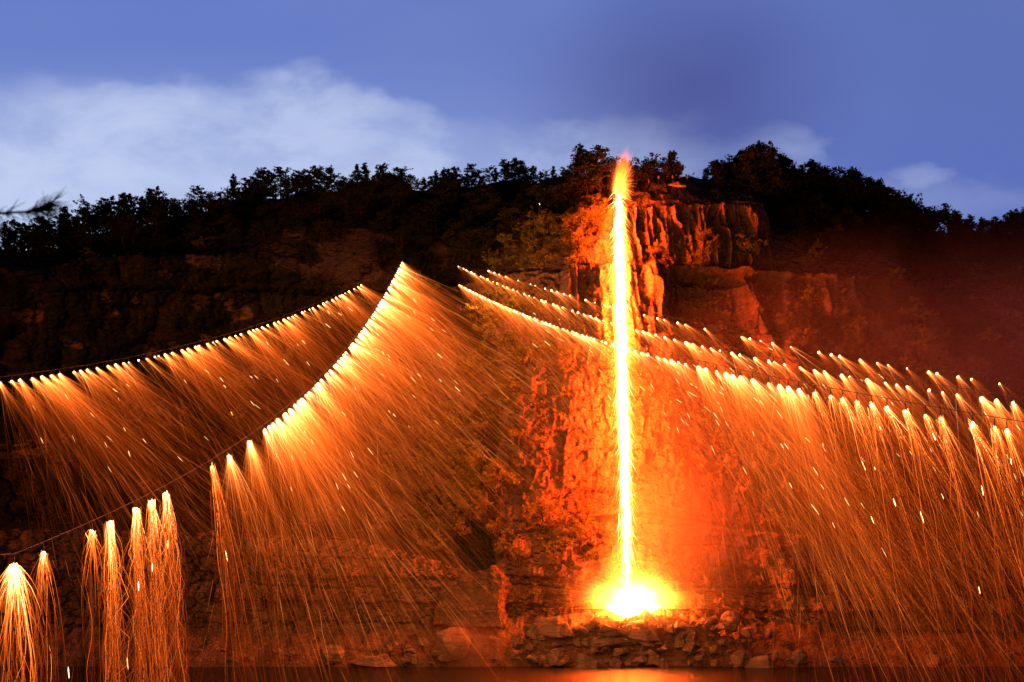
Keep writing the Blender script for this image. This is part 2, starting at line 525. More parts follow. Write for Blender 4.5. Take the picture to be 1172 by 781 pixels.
st = stream_point(np.linspace(0, 1, 200))
sy = np.interp(GZ2, st[::-1, 2], st[::-1, 1])
sxx = np.interp(GZ2, st[::-1, 2], st[::-1, 0])
near = np.exp(-((GX - sxx) / 3.2) ** 2) * (GZ2 > 12)
lim = sy + 1.5
GY2 = np.where(GZ2 > 12, np.where(near > 0.02, np.maximum(GY2, GY2 * (1 - near) + np.maximum(GY2, lim) * near), GY2), GY2)

pw_ = np.exp(-((GX - 25.0) / 9.0) ** 4) * (seg == 2)[:, None] * (1 - sstep(20, 27, GZ2))
GY2 = np.maximum(GY2, GY2 * (1 - pw_) + pw_ * 204.2)
nr, nc = GX.shape
GV = np.stack([GX, GY2, GZ2], -1)
dr = np.gradient(GV, axis=0); dc = np.gradient(GV, axis=1)
NRM = np.cross(dc, dr)
NRM /= np.linalg.norm(NRM, axis=2, keepdims=True) + 1e-9
upn = NRM[..., 2] * np.sign(NRM[..., 2].mean())
veg = sstep(0.45, 0.8, upn)
veg = np.where((seg >= 7)[:, None] & ~((seg == 7)[:, None] & (PPX > 660) & (PPX < 900)), 1.0, veg)
veg = np.maximum(veg, 0.75 * slope_zone * sstep(-0.3, 0.4, fbm(GX * 0.12, GZ * 0.12, seed=91, oct=3) + 0.2))
vl = 0.95 * (1 - sstep(400, 440, PPX)) * (seg == 4)[:, None] * sstep(-1.1, -0.25, fbm(GX * 0.10, GZ * 0.13, seed=93, oct=4))
veg = np.maximum(veg, vl)
veg = np.maximum(veg, 0.8 * sstep(905, 930, PPX) * ((seg == 4) | (seg == 5))[:, None] * sstep(-0.75, 0.1, fbm(GX * 0.10, GZ * 0.10, seed=95, oct=4)))
veg = np.where(bank, 0.35 * veg, veg)
idx = np.arange(nr * nc).reshape(nr, nc)


def grid_mesh(name, r0, r1):
    sub_ = idx[r0:r1 + 1] - idx[r0, 0]
    q = np.stack([sub_[:-1, :-1], sub_[:-1, 1:], sub_[1:, 1:], sub_[1:, :-1]], -1).reshape(-1, 4)
    me = mesh_np(name, GV[r0:r1 + 1].reshape(-1, 3), q, smooth=False)
    attr(me, 'veg', veg[r0:r1 + 1])
    return me


rs_bank = int(np.searchsorted(seg, 2)); rs_hill = int(np.searchsorted(seg, 8))
tag(obj('river_bank', grid_mesh('river_bank', 0, rs_bank), M['cliff']), kind='structure')
tag(obj('cliff', grid_mesh('cliff', rs_bank, rs_hill), M['cliff']), 'tall stepped quarry cliff lit orange behind the falling iron', 'cliff', kind='structure')
tag(obj('hill', grid_mesh('hill', rs_hill, nr - 1), M['cliff']), kind='structure')


def surf(px, py, wander=0):
    """a point of the hillside seen about there"""
    u = (GV[..., 0] / GV[..., 1]) * FP + CX
    v = HORIZON - (GV[..., 2] - EYE) / GV[..., 1] * FP
    d = (u - px) ** 2 + (v - py) ** 2 + (seg == len(nseg) - 1)[:, None] * 1e6
    k = int(np.argmin(d))
    return GV.reshape(-1, 3)[k].copy()


def surf_x(x, rowlo, rowhi, f):
    """point of column x, at fraction f between two control levels"""
    c = int(np.clip(np.searchsorted(xs, x), 0, nc - 1))
    r0, r1 = int(np.searchsorted(seg, rowlo)), int(np.searchsorted(seg, rowhi))
    r = min(nr - 1, int(r0 + (r1 - r0) * f))
    return GV[r, c].copy()


# ------------------------------------------------------------------ water and the near bank
m, t, p = principled('river_water', (0.012, 0.014, 0.012), 0.14, 0.5)
tc = t.n('ShaderNodeTexCoord').outputs['Object']
mp = t.n('ShaderNodeMapping'); t.t.links.new(tc, mp.inputs[0]); mp.inputs['Scale'].default_value = (0.55, 1.5, 1)
h = t.m('ADD', t.noise(mp.outputs[0], 0.9, 4, 0.6), t.m('MULTIPLY', t.noise(mp.outputs[0], 3.5, 3, 0.6), 0.35))
bump(t, p, h, 0.9, 0.6)
wv = np.array([(-400, 10, 0), (400, 10, 0), (400, 214, 0), (-400, 214, 0)], dtype=float)
wm = mesh_np('water', wv, np.array([[0, 1, 2, 3]]))
tag(obj('water', wm, m), kind='structure')
M['soil'], t, p = principled('bank_soil', (0.06, 0.05, 0.035), 0.95, 0.1)
tc = t.n('ShaderNodeTexCoord').outputs['Object']
t.t.links.new(t.mix(t.noise(tc, 0.8, 6), (0.035, 0.04, 0.018), (0.10, 0.08, 0.055)), p.inputs['Base Color'])
gx, gy = np.meshgrid(np.linspace(-260, 260, 105), np.concatenate([np.linspace(-400, -14, 12), np.linspace(-12, 46, 59)]))
gz = np.where(gy < 9, 13.2, 13.2 - 16.0 * sstep(9, 42, gy)) + 0.25 * fbm(gx * 0.2, gy * 0.2, seed=4)
gi = np.arange(gx.size).reshape(gx.shape)
q = np.stack([gi[:-1, :-1], gi[:-1, 1:], gi[1:, 1:], gi[1:, :-1]], -1).reshape(-1, 4)
tag(obj('near_ground', mesh_np('near_ground', np.stack([gx, gy, gz], -1).reshape(-1, 3), q, True), M['soil']), kind='structure')


# ------------------------------------------------------------------ trees
def leaf_quads(C, size, rng, flat=0.0):
    """C (N,3) centres -> random leaf quads"""
    n = len(C)
    a = rng.normal(size=(n, 3)); a /= np.linalg.norm(a, axis=1, keepdims=True)
    b = rng.normal(size=(n, 3))
    if flat:
        a[:, 2] *= (1 - flat); b[:, 2] *= (1 - flat)
        a /= np.linalg.norm(a, axis=1, keepdims=True)
    b -= (a * b).sum(1, keepdims=True) * a
    b /= np.linalg.norm(b, axis=1, keepdims=True)
    s = size * rng.uniform(0.6, 1.35, (n, 1))
    e = s * rng.uniform(0.35, 0.6, (n, 1))
    V = np.stack([C - a * s, C - b * e + a * s * 0.1, C + a * s, C + b * e + a * s * 0.1], 1)
    return V.reshape(-1, 3), np.arange(4 * n).reshape(-1, 4)


def limb(p0, p1, r0, r1, rng, k=6, wig=0.06):
    t_ = np.linspace(0, 1, k)[:, None]
    L = np.linalg.norm(p1 - p0)
    P = p0 + (p1 - p0) * t_
    P[1:-1] += rng.normal(size=(k - 2, 3)) * wig * L
    return P[None], (r0 + (r1 - r0) * t_[:, 0])[None]


def wood(limbs, sides=6):
    vs, fs, o = [], [], 0
    for P, r in limbs:
        v, f = tubes(P, r, sides)
        vs.append(v); fs.append(f + o); o += len(v)
    return np.concatenate(vs), np.concatenate(fs)


def broadleaf(seed, H=10.0, spread=0.45, n_lobes=16, leaves=2400, low=0.3):
    rng = np.random.default_rng(seed)
    limbs, cl = [], []
    lean = rng.normal(size=2) * 0.05 * H
    topp = np.array([lean[0], lean[1], H * 0.82])
    limbs.append(limb(np.zeros(3), topp, 0.03 * H, 0.008 * H, rng, 8, 0.02))
    tr = limbs[0][0][0]
    for i in range(n_lobes):
        f = rng.uniform(low, 0.95)
        b = np.array([np.interp(f, np.linspace(0, 1, 8), tr[:, k]) for k in range(3)])
        a = rng.uniform(0, 2 * math.pi)
        prof = math.sin(math.pi * min(1, (f - low + 0.2) / (1.2 - low))) ** 0.7
        L = H * spread * prof * rng.uniform(0.55, 1.1)
        e = b + np.array([math.cos(a) * L, math.sin(a) * L, H * rng.uniform(0.04, 0.22)])
        limbs.append(limb(b, e, 0.012 * H, 0.003 * H, rng, 5, 0.05))
        for j in range(rng.integers(3, 6)):
            c = b + (e - b) * rng.uniform(0.55, 1.05) + rng.normal(size=3) * H * 0.05
            cl.append((c, H * rng.uniform(0.045, 0.10)))
    cl.append((topp, H * 0.08)); cl.append((topp + [0, 0, H * .08], H * 0.06))
    per = leaves // len(cl)
    C = []
    for c, r in cl:
        d = rng.normal(size=(per, 3)); d /= np.linalg.norm(d, axis=1, keepdims=True)
        C.append(c + d * r * rng.uniform(0.25, 1.15, (per, 1)) * np.array([1.2, 1.2, 0.8]))
    return wood(limbs), leaf_quads(np.concatenate(C), 0.030 * H, rng)


def pine(seed, H=10.0, tiers=9, leaves=2800, top_flat=0.0, spread=0.27):
    rng = np.random.default_rng(seed)
    limbs, C = [], []
    lean = rng.normal(size=2) * 0.03 * H
    topp = np.array([lean[0], lean[1], H * 0.97])
    limbs.append(limb(np.zeros(3), topp, 0.022 * H, 0.004 * H, rng, 8, 0.012))
    tr = limbs[0][0][0]
    tufts = []
    for i in range(tiers):
        f = 0.14 + 0.82 * (i + rng.uniform(0, .6)) / tiers
        b = np.array([np.interp(f, np.linspace(0, 1, 8), tr[:, k]) for k in range(3)])
        L0 = H * spread * (1.05 - f * (1 - top_flat)) * 1.5
        for j in range(rng.integers(3, 6)):
            a = rng.uniform(0, 2 * math.pi)
            L = L0 * rng.uniform(0.4, 1.15)
            e = b + np.array([math.cos(a) * L, math.sin(a) * L, L * rng.uniform(0.0, 0.5)])
            limbs.append(limb(b, e, 0.007 * H, 0.002 * H, rng, 4, 0.05))
            for s in np.linspace(0.35, 1.0, 4):
                tufts.append((b + (e - b) * s + rng.normal(size=3) * 0.012 * H + [0, 0, 0.01 * H], H * rng.uniform(0.028, 0.055)))
    for k in range(4):
        tufts.append((topp + rng.normal(size=3) * 0.02 * H, H * 0.03))
    per = max(6, leaves // len(tufts))
    for c, r in tufts:
        d = rng.normal(size=(per, 3)); d /= np.linalg.norm(d, axis=1, keepdims=True)
        C.append(c + d * r * rng.uniform(0.3, 1.1, (per, 1)) * np.array([1.25, 1.25, 0.75]))
    return wood(limbs), leaf_quads(np.concatenate(C), 0.024 * H, rng)


def make_proto(kind, tn, cn, wood_leaf, leafmat):
    (wv_, wf_), (lv_, lf_) = wood_leaf
    a = mesh_np(kind + '_' + tn, wv_, wf_, True); a.materials.append(M['bark'])
    b = mesh_np(kind + '_' + cn, lv_, lf_); b.materials.append(leafmat)
    return kind, tn, cn, a, b


PINES = [make_proto('pine_tree', 'trunk', 'crown', pine(20 + i, tiers=[11, 10, 12, 9, 11][i], top_flat=[0, .35, .15, .6, .25][i], spread=[.22, .3, .26, .34, .28][i]), M['pine_leaf']) for i in range(5)]
OAKS = [make_proto('broadleaf_tree', 'trunk', 'crown', broadleaf(40 + i, spread=[.42, .5, .38, .46][i], low=[.14, .16, .10, .2][i], n_lobes=[24, 28, 22, 20][i], leaves=3800), M['oak_leaf']) for i in range(4)]
THIN = [make_proto('broadleaf_tree', 'trunk', 'crown', broadleaf(60 + i, spread=.36, low=.5, n_lobes=12, leaves=1200), M['oak_leaf']) for i in range(2)]
SHRUBS = [make_proto('shrub', 'stem', 'foliage', broadleaf(80 + i, H=3.0, spread=.5, low=.15, n_lobes=14, leaves=1100), M['shrub_leaf']) for i in range(4)]


def plant(proto, loc, h, label, cat, group, sink=0.25, wide=1.0, base=10.0):
    kind, tn, cn, a, b = proto
    s = h / base
    e = empty(kind, (loc[0], loc[1], loc[2] - sink), label, cat, group, random.uniform(0, 6.28), (s * wide, s * wide, s))
    obj(tn, a, None, e)
    obj(cn, b, None, e)
    return e


TOTAL_TREES = 0
# the skyline: one tree after another along the ridge
x_px = -10.0
while x_px < 1185:
    rep_ = 0
    sky_py = float(np.interp(x_px, SKYA[:, 0], SKYA[:, 1]))
    if not (646 < x_px < 806):
        c = surf_x((x_px - CX) / FP * 240, 8, 9, random.uniform(0.7, 1.0))
        top_z = zat(sky_py + random.uniform(-7, 13), c[1])
        h = float(np.clip(top_z - c[2], 3.0, 13.5))
        if 805 < x_px < 985:
            k = random.choice(OAKS); lab = 'round-headed dark tree in the clump on the hilltop right of the fall'; cat = 'tree'; g = 'round trees right of the fall'
        elif x_px >= 985:
            k = random.choice(OAKS + PINES); lab = 'dark tree on the ridge line descending to the right edge'; cat = 'tree'; g = 'trees on the right-hand ridge'
        elif x_px < 480:
            k = random.choice(PINES); lab = 'dark pine on the ridge line against the pale left sky'; cat = 'tree'; g = 'pines on the left-hand ridge'
        else:
            k = random.choice(PINES); lab = 'dark pine on the ridge line just left of the fall'; cat = 'tree'; g = 'pines beside the fall'
        plant(k, c, h, lab, cat, g, wide=random.uniform(0.95, 1.4)); TOTAL_TREES += 1
    x_px += random.uniform(5, 9)
# the tall trees on the ledge by the jet, each told apart
for (px, base_py, top_py, k, wd, lab) in [
        (688, 226, 163, OAKS[1], 1.05, 'tall broad leafy tree behind the jet of iron, left of it'),
        (664, 232, 184, OAKS[0], 1.1, 'lower leafy tree leaning out left of the tallest hilltop tree'),
        (652, 238, 196, OAKS[2], 1.0, 'small bushy tree at the left foot of the tallest hilltop tree'),
        (728, 214, 178, THIN[0], 1.2, 'slender tree immediately right of the jet of iron'),
        (748, 214, 181, THIN[1], 1.3, 'thin-trunked tree behind the group of onlookers'),
        (770, 214, 176, OAKS[3], 0.85, 'round-topped tree standing over the onlookers on the ledge'),
        (818, 216, 184, PINES[1], 0.9, 'small pointed tree alone right of the onlookers'),
        (868, 226, 167, OAKS[1], 0.95, 'highest round tree of the clump right of the onlookers')]:
    c = surf(px, base_py)
    c[1] += 3.0 if px < 720 else 5.0
    gz_ = surf_x(c[0], 7, 8, 0.6)
    z0 = gz_[2]
    dy_ = 1.5 if px < 720 else 4.5
    plant(k, (c[0], gz_[1] + dy_, z0), zat(top_py, gz_[1] + dy_) - z0, lab, 'tree', None, wide=wd); TOTAL_TREES += 1
# the wood on the slope between cliff tops and ridge
n = 0
tries = 0
while n < 138 and tries < 3000:
    tries += 1
    x = random.uniform(-118, 118)
    f = random.random()
    px = CX + x / 225 * FP
    if 640 < px < 905 and f < 0.55: continue
    c = surf_x(x, 6, 9, 0.08 + 0.85 * f)
    py = HORIZON - (c[2] - EYE) / c[1] * FP
    if 650 < px < 905 and py > 212: continue
    h = random.uniform(5.0, 9.0)
    tpy = HORIZON - (c[2] + h - EYE) / c[1] * FP
    if tpy < np.interp(px, SKYA[:, 0], SKYA[:, 1]) + 5: continue
    if px < 600:
        lab, g = 'dim tree in the dark wood covering the hillside left of the fall', 'trees of the left hillside wood'
    else:
        lab, g = 'dim tree in the dark wood covering the hillside right of the fall', 'trees of the right hillside wood'
    plant(random.choice(OAKS + OAKS + PINES), c, h, lab, 'tree', g, wide=random.uniform(1.0, 1.5))
    n += 1

# ------------------------------------------------------------------ shrubs on slope and ledges
SHR = []
for k in range(36):     # the lit thicket on the slope below the second cable
    SHR.append((random.gauss(520, 30), random.gauss(575, 42), random.uniform(3.5, 8.0), 'orange-lit bush in the thicket on the slope left of the fall', 'bushes of the lit thicket'))
for k in range(30):
    SHR.append((random.uniform(552, 668), random.uniform(256, 314), random.uniform(2.8, 6.0), 'firelit bush on the bench left of the upper fall', 'bushes left of the upper fall'))
for k in range(12):
    SHR.append((random.uniform(648, 690), random.uniform(240, 290), random.uniform(2.2, 4.0), 'glowing leafy bush growing on the cliff lip left of the stream', 'bushes on the lip'))
for k in range(10):
    SHR.append((random.uniform(745, 850), random.uniform(272, 312), random.uniform(2.5, 4.5), 'red-lit bush below the fluted rock right of the stream', 'bushes right of the upper fall'))
for k in range(36):
    SHR.append((random.uniform(572, 700), random.uniform(590, 702), random.uniform(2.4, 5.0), 'yellow-lit bush on the rocky foot left of the burning pool', 'bushes left of the pool'))
for k in range(20):
    SHR.append((random.uniform(745, 850), random.uniform(630, 705), random.uniform(1.8, 4.0), 'red-lit bush on the rocky foot right of the burning pool', 'bushes right of the pool'))
for k in range(40):
    SHR.append((random.uniform(430, 610), random.uniform(330, 560), random.uniform(2.5, 6.5), 'dim bush on the dark slope between the left and right cables', 'bushes of the middle slope'))
for k in range(24):
    SHR.append((random.uniform(5, 420), random.uniform(285, 600), random.uniform(2.0, 4.0), 'faint bush on the dark cliff behind the left spark curtain', 'bushes of the left cliff'))
for k in range(26):
    SHR.append((random.uniform(560, 690), random.uniform(330, 600), random.uniform(1.8, 4.2), 'firelit bush rooted in the cracked cliff left of the stream', 'bushes on the cliff left of the stream'))
for k in range(10):
    SHR.append((random.uniform(745, 830), random.uniform(400, 600), random.uniform(1.5, 3.2), 'red-lit bush rooted in the cliff right of the stream', 'bushes on the cliff right of the stream'))
for k in range(10):
    SHR.append((random.uniform(340, 560), random.uniform(690, 735), random.uniform(1.0, 2.2), 'low green bush among the shore rocks left of the haze', 'low bushes at the shore'))
for k in range(44):
    SHR.append((random.uniform(800, 1168), random.uniform(300, 640), random.uniform(2.5, 6.5), 'dim bush on the ledges behind the right spark curtain', 'bushes of the right cliff'))
for px, py, h, lab, g in SHR:
    at_ = surf(px, py); at_[1] -= 0.28 * h
    plant(random.choice(SHRUBS), at_, h, lab, 'bush', g, sink=0.4, wide=random.uniform(.9, 1.35), base=3.0)

# ground cover on hill and ledges: uncountable leaves, one object
pr = (veg * ((seg >= 3) & (seg <= 8))[:, None]).ravel()
pr = pr * np.repeat(np.gradient(xs)[None], nr, 0).ravel()
pr /= pr.sum()
pick = R.choice(nr * nc, 26000, p=pr)
C = GV.reshape(-1, 3)[pick] + R.normal(size=(26000, 3)) * [0.5, 0.4, 0.35] + [0, -0.3, 0.25]
v, f = leaf_quads(C, 0.42, R)
tag(obj('undergrowth', mesh_np('undergrowth', v, f), M['oak_leaf']), 'dark leafy undergrowth covering the hillside and ledges', 'undergrowth', kind='stuff')


# ------------------------------------------------------------------ boulders
def rock_mesh(seed, npts=20, rough=0.05):
    rng = np.random.default_rng(seed)
    bm = bmesh.new()
    d = rng.normal(size=(npts, 3)); d /= np.linalg.norm(d, axis=1, keepdims=True)
    for q_ in d * rng.uniform(0.75, 1.1, (npts, 1)):
        bm.verts.new(q_)
    r_ = bmesh.ops.convex_hull(bm, input=bm.verts)
    bmesh.ops.delete(bm, geom=[g for g in r_['geom_interior'] if isinstance(g, bmesh.types.BMVert)], context='VERTS')
    bmesh.ops.bevel(bm, geom=bm.edges[:], offset=0.025, segments=1, affect='EDGES')
    bmesh.ops.triangulate(bm, faces=bm.faces[:])
    bmesh.ops.subdivide_edges(bm, edges=bm.edges[:], cuts=2, use_grid_fill=True)
    P = np.array([v_.co[:] for v_ in bm.verts])
    nzv = fbm(P[:, 0] * 2.2 + seed, P[:, 1] * 2.2, P[:, 2] * 2.2, oct=4, seed=seed)
    for v_, k_ in zip(bm.verts, nzv):
        v_.co *= 1 + rough * k_
    me = bpy.data.meshes.new('boulder')
    bm.to_mesh(me); bm.free()
    me.materials.append(M['boulder'])
    return me


ROCKS = [rock_mesh(100 + i, [9, 11, 14, 10, 12, 16, 9, 13][i], 0.05) for i in range(8)]
DOME = rock_mesh(140, 44, 0.05)


def rock(px, py, wpx, hpx, Yd, label, group=None, mesh=None, rz=None, deep=0.8, tilt=0.0):
    p_ = at(px, py, Yd)
    sx, sz = wpx / FP * Yd / 2, hpx / FP * Yd / 2
    o = obj('boulder', mesh or random.choice(ROCKS))
    o.location = p_
    o.scale = (sx, (sx + sz) / 2 * deep, sz)
    o.rotation_euler = (0, tilt, random.uniform(-0.5, 0.5) if rz is None else rz)
    return tag(o, label, 'rock', group)


for a in [
        (380, 749, 30, 24, 195.0, 'pale rounded boulder standing alone at the waterline beneath the left curtain', None, DOME),
        (434, 757, 68, 15, 194.6, 'long flat pale slab lying at the waterline left of the haze', None, ROCKS[5]),
        (519, 737, 44, 42, 196.5, 'big smooth dome-shaped boulder in the orange haze at the shore', None, DOME),
        (636, 752, 28, 34, 194.8, 'upright angular pale boulder left of the dark wedge rock', None, ROCKS[2]),
        (668, 761, 50, 30, 194.2, 'dark wedge-shaped boulder at the waterline below the pool', None, ROCKS[3]),
        (846, 754, 28, 34, 194.8, 'upright pale boulder left of the broad light boulder', None, ROCKS[2]),
        (879, 763, 54, 30, 194.2, 'broad light jagged boulder at the waterline right of the pool', None, ROCKS[5]),
        (915, 752, 20, 20, 195.2, 'small round pale boulder rightmost in the shore rubble', None, DOME),
        (836, 712, 24, 28, 200.0, 'round pale boulder halfway up the bank right of the pool', None, DOME),
        (812, 714, 26, 22, 200.2, 'dull boulder leaning beside the round one up the bank', None, ROCKS[1]),
        (1068, 756, 36, 26, 195.0, 'blocky pale boulder at the waterline under the right curtain', None, ROCKS[7]),
        (640, 718, 60, 30, 198.2, 'wide dark boulder in front of the lit bushes left of the pool', None, ROCKS[5]),
        (612, 722, 36, 26, 198.8, 'dark boulder at the left end of the mound below the pool', None, ROCKS[2]),
        (690, 722, 52, 30, 197.6, 'dark boulder directly below the left side of the pool', None, ROCKS[7]),
        (738, 722, 56, 30, 197.6, 'large dark boulder directly below the right side of the pool', None, ROCKS[5]),
        (778, 724, 44, 26, 198.0, 'dark low boulder at the right end of the mound below the pool', None, ROCKS[4]),
        (700, 738, 60, 26, 197.0, 'flat reddish boulder in the middle of the bank below the pool', None, ROCKS[1])]:
    rock(*a)
def slab_mesh():
    out = np.array([(498, 714), (503, 664), (536, 654), (568, 645), (577, 655), (574, 690), (578, 716)], dtype=float)
    P = np.array([at(px, py, 200.5) for px, py in out])
    c_ = P.mean(0)
    bm_ = bmesh.new()
    fr_ = [bm_.verts.new(q_ - c_ + np.array([0, -1.6 - 0.02 * k_, 0])) for k_, q_ in enumerate(P)]
    bk_ = [bm_.verts.new((q_ - c_) * [0.92, 1, 0.94] + np.array([0.8, 3.4, 0.5])) for q_ in P]
    bm_.faces.new(fr_)
    bm_.faces.new(bk_[::-1])
    for k_ in range(len(P)):
        bm_.faces.new([fr_[k_], bk_[k_], bk_[(k_ + 1) % len(P)], fr_[(k_ + 1) % len(P)]])
    bmesh.ops.recalc_face_normals(bm_, faces=bm_.faces[:])
    bmesh.ops.bevel(bm_, geom=bm_.edges[:], offset=0.25, segments=1, affect='EDGES')
    bmesh.ops.triangulate(bm_, faces=bm_.faces[:])
    bmesh.ops.subdivide_edges(bm_, edges=bm_.edges[:], cuts=7, use_grid_fill=True)
    Q = np.array([v_.co[:] for v_ in bm_.verts])
    nq = fbm(Q[:, 0] * 0.7, Q[:, 1] * 0.7, Q[:, 2] * 0.7, oct=4, seed=44)
    for v_, k_ in zip(bm_.verts, nq):
        v_.co += v_.normal * 0.55 * k_
    me_ = bpy.data.meshes.new('boulder'); bm_.to_mesh(me_); bm_.free()
    return me_, c_


me, c_ = slab_mesh()
o = obj('boulder', me, M['cliff']); o.location = c_ + np.array([0, 0.8, -0.9])
o.rotation_euler = (math.radians(-14), 0, math.radians(-12))
tag(o, 'huge tilted grey slab with a sloping flat top, left of the pool', 'rock')
for k in range(120):
    px = random.choice([random.uniform(440, 600), random.uniform(560, 700), random.uniform(760, 910), random.uniform(700, 760)])
    f = random.random() ** 1.5
    Yd = 194.2 + 2.6 * f
    s = 7 + 12 * random.random() ** 2
    lab = ('small angular rock in the shore rubble left of the dark wedge rock' if px < 668 else 'small angular rock in the shore rubble right of the dark wedge rock')
    rock(px, 763 - 26 * f - s * 0.22, s * random.uniform(1, 1.5), s * random.uniform(.7, 1.1), Yd, lab, 'shore rubble left' if px < 668 else 'shore rubble right')
for k in range(26):
    px = random.choice([random.uniform(200, 470), random.uniform(920, 1170)])
    s = random.uniform(7, 15)
    rock(px, 760 - random.uniform(0, 16), s * 1.4, s * 0.8, 196, 'half-hidden dim rock at the waterline behind the ' + ('left' if px < 586 else 'right') + ' spark curtain', 'dim shore rocks ' + ('left' if px < 586 else 'right'))
for k in range(70):
    px = random.uniform(585, 900)
    s = 7 + 15 * random.random() ** 2
    rock(px, random.uniform(712, 738), s * 1.3, s, random.uniform(196.8, 198.6), 'broken rock on the dim bank above the shore rubble', 'rocks of the bank')

# ------------------------------------------------------------------ onlookers on the ledge
M['skin'], _, _ = principled('skin', (0.42, 0.27, 0.20), 0.6)
M['hair'], _, _ = principled('hair', (0.015, 0.012, 0.010), 0.6)


def cloth(name, c):
    m_, t_, p_ = principled(name, c, 0.9, 0.1)
    t_.t.links.new(t_.mix(t_.noise(t_.n('ShaderNodeTexCoord').outputs['Object'], 9, 3), tuple(x * 0.75 for x in c), c), p_.inputs['Base Color'])
    return m_


def skin_mesh(name, pts, links, radii, root, lv=2):
    me = bpy.data.meshes.new(name)
    me.from_pydata(pts, links, [])
    o = bpy.data.objects.new(name, me)
    COL.objects.link(o)
    md = o.modifiers.new('skin', 'SKIN')
    sd = o.modifiers.new('sub', 'SUBSURF'); sd.levels = sd.render_levels = lv
    for i, r_ in enumerate(radii):
        me.skin_vertices[0].data[i].radius = (r_, r_) if not isinstance(r_, tuple) else r_
        me.skin_vertices[0].data[i].use_root = i == root
    dg = bpy.context.evaluated_depsgraph_get()
    out = bpy.data.meshes.new_from_object(o.evaluated_get(dg))
    out.name = name
    bpy.data.objects.remove(o)
    bpy.data.meshes.remove(me)
    return out


def person_meshes(pose):
    J = [(0, 0, .93), (0, 0, 1.12), (0, 0, 1.34), (0, 0, 1.50), (0, -.01, 1.62), (0, -.01, 1.71)]
    Rr = [.145, .13, .15, .055, .088, .07]
    L = [(0, 1), (1, 2), (2, 3), (3, 4), (4, 5)]
    for s in (-1, 1):
        b = len(J)
        if pose == 0:
            J += [(s * .19, 0, 1.40), (s * .25, .02, 1.13), (s * .24, -.05, .88), (s * .24, -.07, .80)]
        else:      # forearms raised holding a camera or telephone
            J += [(s * .19, 0, 1.40), (s * .24, -.06, 1.15), (s * .12, -.26, 1.33), (s * .07, -.30, 1.40)]
        Rr += [.062, .047, .036, .034]
        L += [(2, b), (b, b + 1), (b + 1, b + 2), (b + 2, b + 3)]
        b = len(J)
        J += [(s * .10, 0, .85), (s * .11, -.01, .48), (s * .12, .02, .09), (s * .12, -.14, .045)]
        Rr += [.095, .062, .045, .038]
        L += [(0, b), (b, b + 1), (b + 1, b + 2), (b + 2, b + 3)]
    body = skin_mesh('person_body', J, L, Rr, 0)
    hair = skin_mesh('person_hair', [(0, .03, 1.60), (0, .02, 1.70), (0, -.03, 1.76)], [(0, 1), (1, 2)], [.078, .094, .070], 0)
    CJ = [(0, 0, .84), (0, 0, 1.0), (0, 0, 1.2), (0, 0, 1.38), (0, 0, 1.45)]
    CR = [.165, .158, .155, .165, .085]
    CL = [(0, 1), (1, 2), (2, 3), (3, 4)]
    for s in (-1, 1):
        b = len(CJ); o_ = 6 if s < 0 else 14
        CJ += [J[o_], J[o_ + 1], tuple(0.75 * np.array(J[o_ + 2]) + 0.25 * np.array(J[o_ + 1]))]
        CR += [.075, .060, .048]
        CL += [(3, b), (b, b + 1), (b + 1, b + 2)]
    jacket = skin_mesh('person_jacket', CJ, CL, CR, 0)
    TJ, TR, TL = [(0, 0, .95)], [.158], []
    for s in (-1, 1):
        b = len(TJ)
        TJ += [(s * .10, 0, .84), (s * .11, -.01, .48), (s * .12, .02, .12)]
        TR += [.106, .078, .066]
        TL += [(0, b), (b, b + 1), (b + 1, b + 2)]
    trousers = skin_mesh('person_trousers', TJ, TL, TR, 0)
    body.materials.append(M['skin']); hair.materials.append(M['hair'])
    return body, hair, jacket, trousers


PM = [person_meshes(0), person_meshes(1)]
TRO = cloth('dark_trousers', (0.03, 0.03, 0.04))
for me_ in PM: me_[3].materials.append(TRO)
for i, (px, pose, c, lab) in enumerate([
        (745, 0, (.45, .12, .08), 'person in a reddish jacket standing leftmost on the ledge, arms down'),
        (757, 1, (.55, .50, .45), 'person in a pale top second from left, hands raised to the face'),
        (769, 0, (.14, .13, .16), 'person in dark clothes in the middle of the ledge group'),
        (774, 1, (.60, .30, .20), 'person in an orange-brown top with hands raised, beside the dark-clad one'),
        (783, 0, (.50, .46, .50), 'person in a light grey top second from the right end'),
        (793, 1, (.75, .70, .66), 'person in a white top at the right end of the ledge group')]):
    g_ = surf_x((px - CX) / FP * 212, 7, 8, 0.80 + 0.05 * (i % 3))
    x_, y_ = g_[0], g_[1]
    e = empty('person', (x_, y_, g_[2] - 0.02), lab, 'person', 'onlookers on the ledge', random.uniform(-0.9, 0.1), 1.0)
    body, hair, jk, tr_ = PM[pose]
    obj('body', body, None, e); obj('hair', hair, None, e)
    jm = jk.copy(); jm.materials.clear(); jm.materials.append(cloth('jacket_cloth', c))
    obj('jacket', jm, None, e); obj('trousers', tr_, None, e)
o = rock(778, 211, 26, 7, 211.5, 'long flat stone glowing red on the ledge in front of the onlookers', mesh=ROCKS[5])

# ------------------------------------------------------------------ cables hung with burning charcoal bags
WINDX = 5.8


def wind(P):
    f_ = sstep(18, 54, P[:, 2])
    lo_ = np.where(P[:, 0] > 0, 0.24, 0.02)
    return np.stack([WINDX * (lo_ + (1 - lo_) * f_), 0.5 * f_, 0 * f_], -1)


